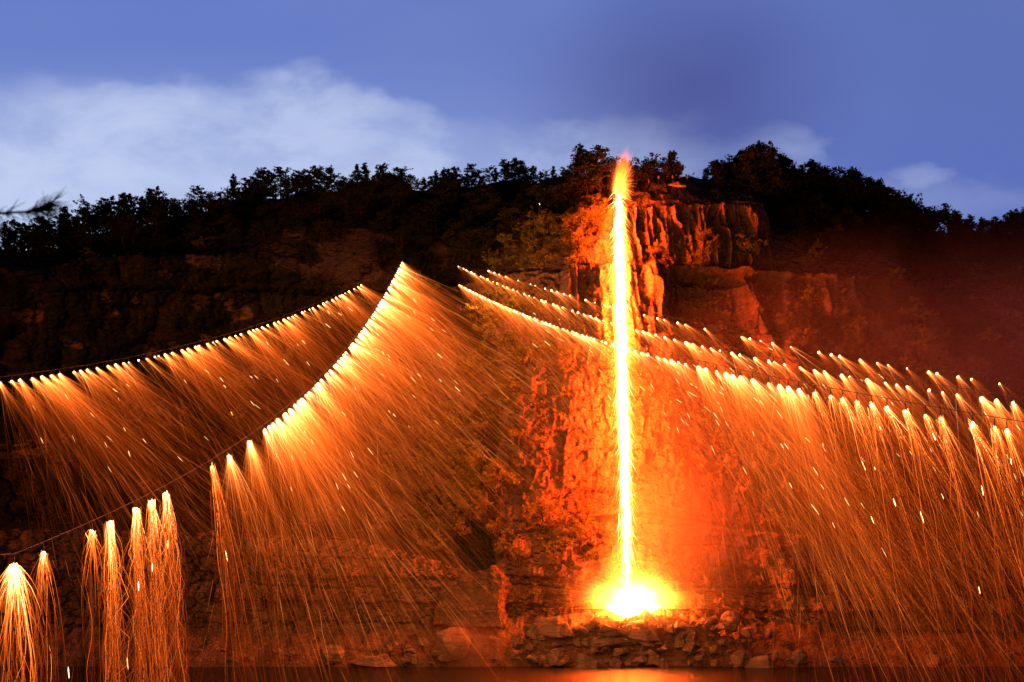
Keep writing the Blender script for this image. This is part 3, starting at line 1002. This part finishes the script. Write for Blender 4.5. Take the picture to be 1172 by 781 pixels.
def trails(P0, rng, T, v0, k=1.55, K=9, t0=None, rise=0.0, curl=0.0, gust=None, jit=0.4):
    """paths of sparks under gravity, drag and wind; P0 (N,3), T (N,) burning time"""
    N = len(P0)
    vi = wind(P0) * rng.uniform(0.5, 1.5, (N, 1)) + np.stack([rng.normal(size=N) * jit, rng.normal(size=N) * jit, -9.81 / k * rng.uniform(0.75, 1.15, N)], -1)
    if gust is not None: vi[:, 0] *= gust
    d = rng.normal(size=(N, 3)); d /= np.linalg.norm(d, axis=1, keepdims=True)
    V = vi * [0.65, 0.65, 0.5] + d * (v0 * rng.uniform(0.25, 1.0, N) ** 1.0)[:, None]
    V[:, 2] += rise
    if t0 is None: t0 = np.zeros(N)
    tt = t0[:, None] + (T - t0)[:, None] * np.linspace(0, 1, K)[None] ** 1.25
    ex = (1 - np.exp(-k * tt)) / k
    P = P0[:, None] + vi[:, None] * tt[..., None] + (V - vi)[:, None] * ex[..., None]
    if curl:
        ph = rng.uniform(0, 6.28, (N, 1)); om = rng.uniform(3, 9, (N, 1))
        am = curl * rng.uniform(0, 1, (N, 1)) ** 2
        P[..., 0] += am * (np.sin(om * tt + ph) - np.sin(ph)) * np.minimum(tt, 1)
        P[..., 2] += am * 0.7 * (np.cos(om * tt + ph) - np.cos(ph)) * np.minimum(tt, 1)
    return P, tt


def spark_mesh(name, parts):
    """parts: (paths, radii, heat)"""
    vs, fs, hs, o_ = [], [], [], 0
    for P, r_, h_ in parts:
        keep = P[:, :, 2].min(1) > 0.05
        P = np.where((P[..., 2:3] < 0.1) & (np.arange(3) == 2), 0.1, P)
        v_, f_ = tubes(P, r_, 3)
        vs.append(v_); fs.append(f_ + o_); o_ += len(v_)
        hs.append(np.repeat(h_.reshape(-1), 3))
    me = mesh_np(name, np.concatenate(vs), np.concatenate(fs))
    attr(me, 'spark_temp', np.clip(np.concatenate(hs), 0, 1))
    return me


def shower_parts(P, rng, n_long, n_short, bright=1.0, tscale=1.0, curl=0.10, v0=1.35, thick=1.0, n_fleck=0.0, KK=9, n_fine=0, n_veil=0, jit=0.9, pexp=1.0):
    """P (B,3) burning points -> list of spark sets"""
    B = len(P)
    out = []
    pw = P[:, 1] ** -pexp
    pw /= pw.sum()
    gust = rng.uniform(0.75, 1.3, B)
    vig = rng.gamma(1.5, 1 / 1.5, B) + 0.08
    pw = pw * vig; pw /= pw.sum()
    i = rng.choice(B, int(n_long * B), p=pw)
    s = P[i] + rng.normal(size=(len(i), 3)) * 0.12
    T = (0.35 + rng.gamma(2.0, 0.85, len(i))) * tscale
    T = np.where(rng.random(len(i)) < 0.3, T + 1.6, T)
    T = np.minimum(T, 5.4)
    t0 = np.where(rng.random(len(i)) < 0.6, rng.uniform(0, 0.8, len(i)) * T, 0)
    pa, tt = trails(s, rng, T, v0, t0=t0, curl=curl, gust=gust[i], jit=jit, K=KK)
    f_ = tt / T[:, None]
    up = sstep(0, 0.06, (tt - t0[:, None]) / (T - t0)[:, None] + 0.03)
    h_ = (0.28 + 0.42 * np.exp(-tt / 0.55)) * (1 - 0.75 * f_) * rng.beta(1.3, 2.2, (len(i), 1)) * 2.4 * bright
    r_ = thick * (0.007 + 0.00006 * s[:, 1:2]) * rng.uniform(0.6, 1.3, (len(i), 1)) * (0.35 + 0.65 * np.sin(np.pi * np.clip(np.linspace(0.12, 1, KK), 0, 1))[None]) * up
    out.append((pa, r_, h_))
    if n_veil:
        i = rng.choice(B, int(n_veil * B), p=pw)
        s = P[i] + rng.normal(size=(len(i), 3)) * 0.12
        t0 = rng.uniform(0.8, 3.7, len(i))
        T = t0 + rng.uniform(0.35, 1.7, len(i))
        pa, tt = trails(s, rng, T, v0 * 1.5, K=6, t0=t0, gust=gust[i], jit=jit * 1.2, curl=0.12)
        h_ = (0.16 + 0.5 * rng.random((len(i), 1)) ** 2.5) * bright * np.array([[.6, 1, 1, .9, .7, .4]])
        r_ = (0.006 + 0.00006 * s[:, 1:2]) * rng.uniform(0.4, 1.3, (len(i), 1)) * np.array([[.3, .8, 1, 1, .7, .2]])
        out.append((pa, r_, h_))
    if n_fine:
        i = rng.choice(B, int(n_fine * B), p=pw)
        s = P[i] + rng.normal(size=(len(i), 3)) * 0.12
        T = 0.4 + rng.gamma(2.0, 0.55, len(i))
        t0 = rng.random(len(i)) ** 1.5 * 0.6 * T
        pa, tt = trails(s, rng, T, v0 * 1.1, K=6, t0=t0, gust=gust[i], jit=jit)
        h_ = (0.62 * np.exp(-tt / 0.8) + 0.10) * rng.uniform(0.6, 1.2, (len(i), 1)) * bright
        r_ = (0.003 + 0.00003 * s[:, 1:2]) * rng.uniform(0.7, 1.3, (len(i), 1)) * np.array([[.5, 1, 1, 1, .8, .3]])
        out.append((pa, r_, h_))
    if n_short:
        i = rng.choice(B, int(n_short * B), p=pw)
        s = P[i] + rng.normal(size=(len(i), 3)) * 0.10
        T = 0.12 + rng.gamma(1.6, 0.17, len(i))
        pa, tt = trails(s, rng, T, v0 * 0.8, K=5, gust=gust[i])
        f_ = tt / T[:, None]
        h_ = (1.0 - 0.65 * f_) * rng.uniform(0.6, 1.1, (len(i), 1)) * bright
        r_ = thick * (0.010 + 0.00010 * s[:, 1:2]) * rng.uniform(0.7, 1.3, (len(i), 1)) * (1 - 0.6 * f_)
        out.append((pa, r_, h_))
    nf = int(n_fleck * B)
    if nf:
        i = rng.choice(B, nf, p=pw)
        T = rng.uniform(0.4, 2.4, nf)
        pa, tt = trails(P[i], rng, T, v0 * 1.3, K=4, t0=T - rng.uniform(0.06, 0.16, nf))
        out.append((pa, np.repeat((0.012 + 0.00028 * P[i][:, 1:2]) * rng.uniform(0.4, 1.3, (nf, 1)), 4, 1) * np.array([[.3, 1, 1, .3]]), np.ones((nf, 4))))
    return out


bag_light = bpy.data.lights.new('bag_glow', 'POINT')
bag_light.color = SPARK
bag_light.energy = BAG_W
bag_light.shadow_soft_size = 0.35
BLIGHT = []
for k_ in (0.12, 0.35, 1.2, 0.7, 0.5):
    l_ = bag_light.copy(); l_.energy = BAG_W * k_; BLIGHT.append(l_)
curtain_light = bag_light.copy()
curtain_light.energy = BAG_W * 4.5
curtain_light.shadow_soft_size = 1.0
slope_light = curtain_light.copy()
slope_light.energy = BAG_W * 7.5

# a bag: wire hanger and a round netted charcoal bag, burning
hv, hf = tubes(np.array([[(0, 0, 0.0), (0, 0, -.3), (0.01, 0, -.62)]]), np.array([[.022, .034, .03]]), 5)
HANG = mesh_np('hanger', hv, hf, True); HANG.materials.append(M['dark_metal'])
bm = bmesh.new()
bmesh.ops.create_icosphere(bm, subdivisions=2, radius=0.11)
for v_ in bm.verts:
    v_.co *= 1 + 0.18 * random.uniform(-1, 1)
    v_.co.z = v_.co.z * 1.25 - 0.72
BAG = bpy.data.meshes.new('charcoal_bag'); bm.to_mesh(BAG); bm.free(); BAG.materials.append(M['ember'])

CABLES = [
    # far end (px,py,Y), near end (px,py,Y), middle (px,py), spacing, gaps, words, sag measured through the middle point
    dict(a=at(415, 322, 210), b=at(-4, 432, 119), step=1.75, words='upper left cable', far=(440, 292, 222), nl=60, ns=40, br=0.95, nf=95, nv=45, pe=.8, seed=1),
    dict(a=at(461, 295, 205), b=at(16, 634, 55), step=1.95, words='lower left cable', far=(463, 285, 214), nl=110, ns=66, br=1.2, nf=190, nv=46, pe=.5, seed=2),
    dict(a=at(525, 322, 208), b=at(1172, 483, 60), step=2.05, words='lowest right cable', far=(505, 312, 214), nl=66, ns=27, br=1.0, nf=40, nv=62, pe=2.6, seed=3),
    dict(a=at(522, 300, 208), b=at(1176, 455, 94), step=2.2, words='middle right cable', far=(500, 290, 216), nl=42, ns=22, br=1.0, nf=34, nv=30, pe=2.1, seed=4),
    dict(a=at(555, 305, 210), b=at(1176, 437, 109), step=2.5, words='highest right cable', far=(540, 296, 216), nl=22, ns=15, br=0.9, nf=20, nv=12, pe=2.0, seed=5)]
MID = [(240, 388), (320, 472), (800, 413), (800, 390), (800, 370)]
NEARL = {   # distinct bags of the lower left cable by position from the near end
}
BAGS = []
for ci, c in enumerate(CABLES):
    rng = np.random.default_rng(300 + c['seed'])
    a, b = c['a'], c['b']
    # the middle point fixes the sag: find s where the plan line has that bearing
    s_ = np.linspace(0, 1, 2001)
    Pl = a + (b - a) * s_[:, None]
    k_ = int(np.argmin(np.abs(Pl[:, 0] / Pl[:, 1] * FP + CX - MID[ci][0])))
    sm = s_[k_]
    zt_ = zat(MID[ci][1], Pl[k_, 1])
    sag = (zt_ - Pl[k_, 2]) / (sm * (1 - sm))

    def pos(s, a=a, b=b, sag=sag):
        s = np.asarray(s, dtype=float)
        P = a + (b - a) * s[..., None]
        P[..., 2] += sag * s * (1 - s)
        return P
    far = surf(*c['far'][:2])
    ext = pos(np.array([1.15, 1.3]))
    ends = np.array([[-34.5, 14.0, 14.6], [-31.0, 14.0, 14.6], [34.0, 16.0, 14.4], [58.0, 16.0, 14.4], [64.0, 15.0, 14.4]][ci])
    line = np.concatenate([far[None], pos(np.linspace(0, 1, 60)), ends[None]])
    v, f = tubes(line[None], np.full((1, len(line)), 0.025), 6)
    tag(obj('cable', mesh_np('cable', v, f, True), M['dark_metal']), 'thin dark sagging steel cable, the ' + c['words'] + ' carrying burning bags', 'cable', 'cables across the river')
    v, f = tubes(np.array([[[ends[0], ends[1], 12.6], [ends[0], ends[1], 15.2]]]), np.array([[.12, .10]]), 8)
    tag(obj('anchor_post', mesh_np('anchor_post', v, f, True), M['bark']), 'wooden anchor post on the near bank holding the end of the ' + c['words'], 'post')
    # bag stations along the cable
    Ls = np.linalg.norm(np.diff(pos(np.linspace(0, 1, 400)), axis=0), axis=1).sum()
    nb = int(Ls / c['step'])
    ss = (np.arange(nb) + 0.5 + rng.uniform(-0.34, 0.34, nb)) / nb
    if ci == 1:      # near the viewer only some of the bags still burn
        want = np.array([16, 50, 105, 126, 156, 174, 190, 243, 262, 285, 303])
        Pq = pos(s_)
        pxq = Pq[:, 0] / Pq[:, 1] * FP + CX
        sw = np.array([s_[int(np.argmin(np.abs(pxq - q_)))] for q_ in want])
        ss = np.concatenate([ss[ss < sw[-1] - 0.008], sw[::-1]])
    if ci == 4:
        ss = ss[rng.random(len(ss)) < 0.86]
    PB = pos(ss)
    BAGS.append(PB)
    dense = []
    for j, P in enumerate(PB):
        px = CX + P[0] / P[1] * FP
        single = (ci == 1 and px < 250) or (ci == 2 and px > 925)
        e = empty('charcoal_bag', tuple(P), None, 'fire bag', 'burning bags on the ' + c['words'])
        e['px'] = float(px)
        obj('hanger', HANG, None, e)
        bg_ = obj('burning_bag', BAG, None, e)
        k_ = rng.uniform(0.45, 1.25)
        bg_.scale = (k_, k_, k_); bg_.location.z = -0.72 + 0.72 * k_
        if ci != 2 or j % 1 == 0:
            if (j % 2 == 0 and not (ci == 1 and P[2] > 58)) or single:
                lo_ = bpy.data.objects.new('bag_glow', BLIGHT[ci])
                COL.objects.link(lo_); lo_.parent = e; lo_.location = (2.5 if P[0] < 0 and P[2] > 30 else 0.8, -0.4, -4.5)
        if ci in (1, 2) and j % 5 == 2 and P[2] < 62:      # the body of the spark curtain shines too
            lo_ = bpy.data.objects.new('curtain_glow', slope_light if ci == 1 and P[2] > 33 else curtain_light)
            COL.objects.link(lo_); lo_.parent = e
            lo_.location = (9.0 if P[2] > 40 else 1.5, 0, -min(24.0, P[2] * 0.5))
        fire = P + np.array([0, 0, -0.74])
        if not single:
            dense.append(fire)
            e['label'] = 'small burning charcoal bag in the close row along the ' + c['words']
            continue
        # a bag that can be told apart pours a shower of its own
        near_left = ci == 1
        big = random.Random(int(px) + 3).uniform(0.25, 1.45)
        n_l = int((90 if near_left else 80) * big)
        prm = dict(KK=24, jit=0.12 if near_left else 0.35, n_long=n_l, n_short=int(34 * big) + 6, bright=0.92, tscale=1.15, curl=0.3, v0=1.2, thick=0.92, n_fleck=1)
        if near_left and px < 30: prm.update(n_long=150, n_short=200, v0=4.0, bright=1.35, curl=0.4, jit=0.35)
        elif near_left and px < 110: prm.update(n_long=40, n_short=50, v0=2.4, tscale=0.6)
        elif near_left and px < 200: prm.update(n_long=170, n_short=90, v0=0.6, curl=0.8, bright=1.2)
        parts = shower_parts(fire[None], rng, **prm)
        parts = [(pp_ - np.array(P), r_, h_) for pp_, r_, h_ in parts]
        parts = [(np.where((np.arange(3) == 2) & (pp_[..., 2:3] + P[2] < 0.15), 0.15 - P[2], pp_), r_, h_) for pp_, r_, h_ in parts]
        vs, fs, hs, o_ = [], [], [], 0
        for pa, r_, h_ in parts:
            v_, f_ = tubes(pa, r_, 3)
            vs.append(v_); fs.append(f_ + o_); o_ += len(v_); hs.append(np.repeat(h_.reshape(-1), 3))
        me = mesh_np('spark_shower', np.concatenate(vs), np.concatenate(fs))
        attr(me, 'spark_temp', np.clip(np.concatenate(hs), 0, 1))
        tag(obj('spark_shower', me, M['spark'], e), kind='stuff')
        e['single'] = 1
    c['singles'] = [o_ for o_ in S.objects if o_.get('single') and o_.get('group') == 'burning bags on the ' + c['words']]
    dn = np.array(dense)
    parts = shower_parts(dn, rng, c['nl'], c['ns'], c['br'], n_fleck=0.7, n_fine=c['nf'], n_veil=c['nv'], pexp=c['pe'])
    tag(obj('sparks', spark_mesh('sparks', parts), M['curtain']), 'curtain of orange sparks blowing down from the ' + c['words'], 'sparks', kind='stuff')

# labels of the bags that stand out
LEFT = ['largest white-hot burning bag at the far left, bursting wide over the water',
        'small burning bag with short curling sparks next to the largest burst',
        'dim burning bag with a short broken shower, third from the left edge',
        'burning bag pouring a straight bright column of sparks, fourth from the left edge',
        'burning bag whose thick column of sparks reaches down to the water',
        'burning bag just right of the thickest spark column, thin shower',
        'burning bag at the right end of the near left cluster of showers',
        'solitary burning bag pouring a long narrow shower at the foot of the dense curtain']
for o_, l_ in zip(sorted(CABLES[1]['singles'], key=lambda q_: q_['px']), LEFT):
    o_['label'] = l_
ORD = ['first', 'second', 'third', 'fourth', 'fifth', 'sixth', 'seventh', 'eighth', 'ninth', 'tenth', 'eleventh', 'twelfth', 'thirteenth', 'fourteenth', 'fifteenth', 'sixteenth']
for i_, o_ in enumerate(sorted(CABLES[2]['singles'], key=lambda q_: -q_['px'])):
    o_['label'] = 'large burning bag with its own shower, %s from right on lowest right cable' % ORD[min(i_, 15)]
for o_ in S.objects:
    for k_ in ('px', 'single'):
        if k_ in o_.keys(): del o_[k_]

# ------------------------------------------------------------------ the fall of molten iron
T_ = np.linspace(0, 1, 150)
SP = stream_point(T_)
SP = SP + np.stack([0.30 * vnoise(T_ * 14, T_ * 0 + 9, seed=15) + 0.16 * vnoise(T_ * 45, T_ * 0 + 2, seed=16), 0 * T_, 0 * T_], -1) * np.minimum(1, 6 * T_)[:, None]
rad = np.interp(T_, [0, .03, .08, .14, .2, .28, .45, .6, .72, .85, .93, 1], [.42, .55, .8, 1.15, 1.22, 1.2, 1.05, 1.0, .88, .6, .36, .4])
rad = 0.68 * rad * (1 + 0.24 * vnoise(T_ * 60, T_ * 0, seed=5) + 0.06 * vnoise(T_ * 200, T_ * 0 + 3, seed=6))
ring = 14
th = np.linspace(0, 2 * math.pi, ring, endpoint=False)
rr_ = rad[:, None] * (1 + 0.12 * vnoise(np.cos(th)[None] * 1.5 + T_[:, None] * 0 + 5, T_[:, None] * 25 + np.sin(th)[None] * 1.5, seed=8))
V = np.stack([SP[:, None, 0] + rr_ * np.cos(th), SP[:, None, 1] + 0.7 * rr_ * np.sin(th), np.repeat(SP[:, 2:3], ring, 1)], -1)
ii = np.arange(150 * ring).reshape(150, ring)
q = np.stack([ii[:-1], ii[1:], np.roll(ii[1:], -1, 1), np.roll(ii[:-1], -1, 1)], -1).reshape(-1, 4)
root = SP[-1]
fall = empty('molten_iron_fall', tuple(root), 'blinding white-yellow stream of molten iron falling down the middle of the cliff', 'molten fall')
obj('stream', mesh_np('stream', V.reshape(-1, 3) - root, q, True), M['molten'], fall)
rng = np.random.default_rng(77)


def local(parts, o_):
    vs, fs, hs, k_ = [], [], [], 0
    for pa, r_, h_ in parts:
        v_, f_ = tubes(pa - o_, r_, 3)
        vs.append(v_); fs.append(f_ + k_); k_ += len(v_); hs.append(np.repeat(h_.reshape(-1), 3))
    me = mesh_np('spray', np.concatenate(vs), np.concatenate(fs))
    attr(me, 'spark_temp', np.clip(np.concatenate(hs), 0, 1))
    return me


# droplets torn off the stream
N = 5200
t_ = np.concatenate([rng.beta(1.6, 3.0, N * 2 // 3), rng.uniform(0, 1, N - N * 2 // 3)])
s = stream_point(t_) + rng.normal(size=(N, 3)) * [0.5, 0.3, 0.5]
d = rng.normal(size=(N, 3)) * [2.6, 1.6, 1.2]
d[:, 1] = -np.abs(d[:, 1])
K = 6
T = rng.uniform(0.15, 0.9, N)
tt = T[:, None] * np.linspace(0, 1, K)[None]
vz = -(4 + 14 * np.sqrt(t_))
pa = s[:, None] + np.stack([d[:, 0:1] * tt + 0.6 * tt, d[:, 1:2] * tt, (vz * rng.uniform(.5, 1, N))[:, None] * tt * 0.6 + d[:, 2:3] * tt - 2.5 * tt ** 2], -1)
off = np.abs(pa[..., 0] - s[:, 0:1])
h_ = np.clip(1.15 - 0.22 * off - 0.5 * tt / T[:, None], 0.12, 1) * rng.uniform(0.5, 1.1, (N, 1))
r_ = 0.045 * rng.uniform(0.5, 1.5, (N, 1)) * (1 - 0.7 * np.linspace(0, 1, K))[None]
parts = [(pa, r_, h_)]
tag(obj('spray', local(parts, root), M['spray'], fall), kind='stuff')
# jet thrown up over the lip
N = 3200
lip = stream_point(np.zeros(1))[0] + [0, 0, 0.4]
s = lip + rng.normal(size=(N, 3)) * [0.45, 0.3, 0.4]
v0 = np.stack([rng.normal(size=N) * 0.55 + 0.4, rng.normal(size=N) * 0.5, 14.5 * rng.random(N) ** 0.8 + 0.5], -1)
T = rng.uniform(0.25, 0.85, N)
tt = T[:, None] * np.linspace(0, 1, 7)[None]
pa = s[:, None] + v0[:, None] * tt[..., None] + np.stack([2.6 * tt ** 2, 0 * tt, -4.0 * tt ** 2], -1)
hh = (pa[..., 2] - lip[2]) / 9.0
h_ = np.clip(0.85 - 0.72 * hh, 0.03, 1) * rng.uniform(0.15, 0.85, (N, 1))
r_ = 0.018 * rng.uniform(0.5, 1.5, (N, 1)) * np.ones((1, 7))
tag(obj('jet', local([(pa, r_, h_)], root), M['spray'], fall), kind='stuff')

jl = bpy.data.lights.new('jet_glow', 'POINT')
jl.color = (1.0, 0.12, 0.012); jl.energy = 9000; jl.shadow_soft_size = 1.2
jo_ = bpy.data.objects.new('jet_glow', jl); COL.objects.link(jo_); jo_.parent = fall
jo_.location = tuple(lip - root + [0.6, -0.3, 3.0])

# pool of iron on the rocks, with its splash
bm = bmesh.new()
bmesh.ops.create_icosphere(bm, subdivisions=4, radius=1.0)
P = np.array([v_.co[:] for v_ in bm.verts])
nzv = fbm(P[:, 0] * 2.5, P[:, 1] * 2.5, P[:, 2] * 2.5, oct=4, seed=3)
for v_, k_ in zip(bm.verts, nzv):
    v_.co = v_.co * (1 + 0.30 * k_)
    v_.co.x *= 4.6; v_.co.y *= 1.5; v_.co.z *= 2.9
me = bpy.data.meshes.new('pool_iron'); bm.to_mesh(me); bm.free()
pc = at(725, 688, 201.0)
pool = empty('molten_pool', tuple(pc), 'blinding burst of molten iron on the rocks at the foot of the fall', 'molten pool')
obj('molten_iron', me, M['pool'], pool)
N = 13000
s = pc + rng.normal(size=(N, 3)) * [2.4, 0.6, 0.8]
d = rng.normal(size=(N, 3)) * [10.0, 2.4, 6.5]
d[:, 2] = np.abs(d[:, 2]) + 1.0
an = np.arctan2(d[:, 2], d[:, 0])
d *= (0.62 + 0.28 * np.sin(7 * an + 1.0) + 0.30 * np.sin(13 * an + 2.2) ** 2)[:, None]
d[:, 1] = -np.abs(d[:, 1])
T = rng.uniform(0.15, 0.95, N)
tt = T[:, None] * np.linspace(0, 1, 7)[None]
pa = s[:, None] + d[:, None] * tt[..., None] + np.stack([0.8 * tt, 0 * tt, -4.6 * tt ** 2], -1)
pa[..., 2] = np.maximum(pa[..., 2], pc[2] - 1.5)
dist = np.linalg.norm((pa - pc) * [0.7, 1, 1], axis=2)
h_ = np.clip(1.15 - 0.12 * dist, 0.1, 1) * rng.uniform(0.6, 1.1, (N, 1))
r_ = 0.05 * rng.uniform(0.5, 1.4, (N, 1)) * (1 - 0.7 * np.linspace(0, 1, 7))[None]
tag(obj('splash', local([(pa, r_, h_)], pc), M['spray'], pool), kind='stuff')

# small white lamp among the trees
lp = surf(617, 243)
e = empty('path_lamp', (lp[0], lp[1] - 0.6, lp[2]), 'tiny white lamp on a post among the trees left of the fall', 'lamp')
v, f = tubes(np.array([[(0, 0, -0.3), (0, 0, 1.4)]]), np.array([[.05, .04]]), 8)
obj('post', mesh_np('lamp_post', v, f, True), M['dark_metal'], e)
bm = bmesh.new(); bmesh.ops.create_uvsphere(bm, u_segments=12, v_segments=8, radius=0.22); bmesh.ops.translate(bm, vec=(0, 0, 1.55), verts=bm.verts)
me = bpy.data.meshes.new('lamp_globe'); bm.to_mesh(me); bm.free()
obj('globe', me, emit_material('lamp_light', (1, .9, .75), 6.0), e)

# ------------------------------------------------------------------ pine at the viewer's left, one bough reaching into view
rng = np.random.default_rng(9)
tb = np.array([-6.6, 6.2, 13.1])
pt = empty('pine_tree', tuple(tb), 'nearby pine whose needled bough tip pokes in at the left edge', 'tree')
limbs = [limb(np.zeros(3), np.array([0.2, 0.3, 6.5]), 0.16, 0.05, rng, 8, 0.01)]
v, f = wood(limbs, 10)
obj('trunk', mesh_np('near_trunk', v, f, True), M['bark'], pt)
tip = at(54, 241, 6.0) - tb
st_ = np.array([0.1, 0.1, 3.75])
bl = [(np.array([st_, st_ * .5 + tip * .5 + [0, 0, .12], st_ * .15 + tip * .85 + [0, 0, .05], tip])[None], np.array([[.03, .02, .010, .005]]))]
for k_ in range(10):
    u_ = rng.uniform(0.5, 0.97)
    b0 = st_ + (tip - st_) * u_
    bl.append((np.array([b0, b0 + [rng.uniform(.05, .16), rng.normal() * .06, rng.uniform(-.05, .08)]])[None], np.array([[.006, .003]])))
v, f = wood(bl, 6)
bough = obj('bough', mesh_np('near_bough', v, f, True), M['bark'], pt)
NP = 1300
seg_i = rng.integers(0, len(bl), NP)
A, Bv = [], []
for k_ in range(NP):
    P = bl[seg_i[k_]][0][0]
    j = rng.integers(0, len(P) - 1) if seg_i[k_] else 2 + (rng.random() < 0.0) - (rng.random() < 0.45)
    u_ = rng.random()
    b0 = P[j] + (P[j + 1] - P[j]) * u_
    dd = rng.normal(size=3) * [.4, .5, .6] + [0.9, 0, -0.15]
    dd /= np.linalg.norm(dd)
    L_ = rng.uniform(.07, .15)
    A.append([b0, b0 + dd * L_ * .5 + [0, 0, -.002], b0 + dd * L_ + [0, 0, -.010]])
    Bv.append([.0022, .0020, .0008])
v, f = tubes(np.array(A), np.array(Bv), 4)
M['needle'] = leaf_material('near_needles', (0.030, 0.045, 0.03), (0.06, 0.08, 0.05), 0.2)
obj('needles', mesh_np('near_needles', v, f), M['needle'], bough)
# ------------------------------------------------------------------ smoke of the burning iron; pool and lip volumes added for glow
def smoke(centre, radii, density, label, seed, col=(0.85, 0.80, 0.75), scale=2.0, lo=0.35, hi=0.7):
    m_ = bpy.data.materials.new('smoke')
    m_.use_nodes = True
    t_ = NT(m_.node_tree)
    oc = t_.n('ShaderNodeTexCoord').outputs['Object']
    ln = t_.n('ShaderNodeVectorMath', operation='LENGTH')
    t_.t.links.new(oc, ln.inputs[0])
    fall_ = t_.step(ln.outputs['Value'], 1.0, 0.0)
    ge = t_.n('ShaderNodeNewGeometry').outputs['Position']
    mp_ = t_.n('ShaderNodeMapping'); t_.t.links.new(ge, mp_.inputs[0])
    mp_.inputs['Location'].default_value = (seed * 3.1, seed, seed * 7.7)
    nz_ = t_.noise(mp_.outputs[0], scale / 60.0, 4, 0.6, 0.5)
    d_ = t_.m('MULTIPLY', t_.m('MULTIPLY', fall_, t_.step(nz_, lo, hi)), density)
    pv = t_.n('ShaderNodeVolumePrincipled')
    pv.inputs['Color'].default_value = (*col, 1)
    pv.inputs['Anisotropy'].default_value = 0.25
    t_.t.links.new(d_, pv.inputs['Density'])
    t_.t.links.new(pv.outputs[0], t_.n('ShaderNodeOutputMaterial').inputs['Volume'])
    bm_ = bmesh.new(); bmesh.ops.create_icosphere(bm_, subdivisions=3, radius=1.02)
    me_ = bpy.data.meshes.new('smoke'); bm_.to_mesh(me_); bm_.free()
    o_ = obj('smoke', me_, m_)
    o_.location, o_.scale = centre, radii
    return tag(o_, label, 'smoke', kind='stuff')


smoke(tuple(at(790, 545, 198)), (19, 8, 38), 0.022, 'red smoke hanging round the lower half of the falling iron', 1, lo=0.25, hi=0.65)
smoke(tuple(at(800, 620, 195)), (24, 10, 20), 0.075, 'glowing red smoke rolling off right of the pool', 2, lo=0.3, hi=0.65)
smoke(tuple(at(724, 680, 197.5)), (20, 5, 11), 0.08, 'bright glow over the molten pool, made with added smoke', 5, lo=0.15, hi=0.5, scale=5)  # volume added to spread a soft glow round the pool
smoke(tuple(at(1085, 430, 172)), (58, 40, 28), 0.009, 'thin brown smoke drifting across the right hillside', 3, lo=0.25, hi=0.7)
smoke(tuple(at(711, 205, 207.5)), (3.4, 2.5, 7.5), 0.16, 'red glow over the lip where the jet rises, made with added smoke', 6, lo=0.1, hi=0.5, scale=8)  # small volume added to give the jet its soft red halo
smoke(tuple(at(535, 738, 193)), (11, 4, 6), 0.16, 'small orange puff of haze over the dome-shaped boulder', 4, lo=0.2, hi=0.6)
print('objects', len(S.objects), 'trees', TOTAL_TREES + n, 'bags', [len(b_) for b_ in BAGS])
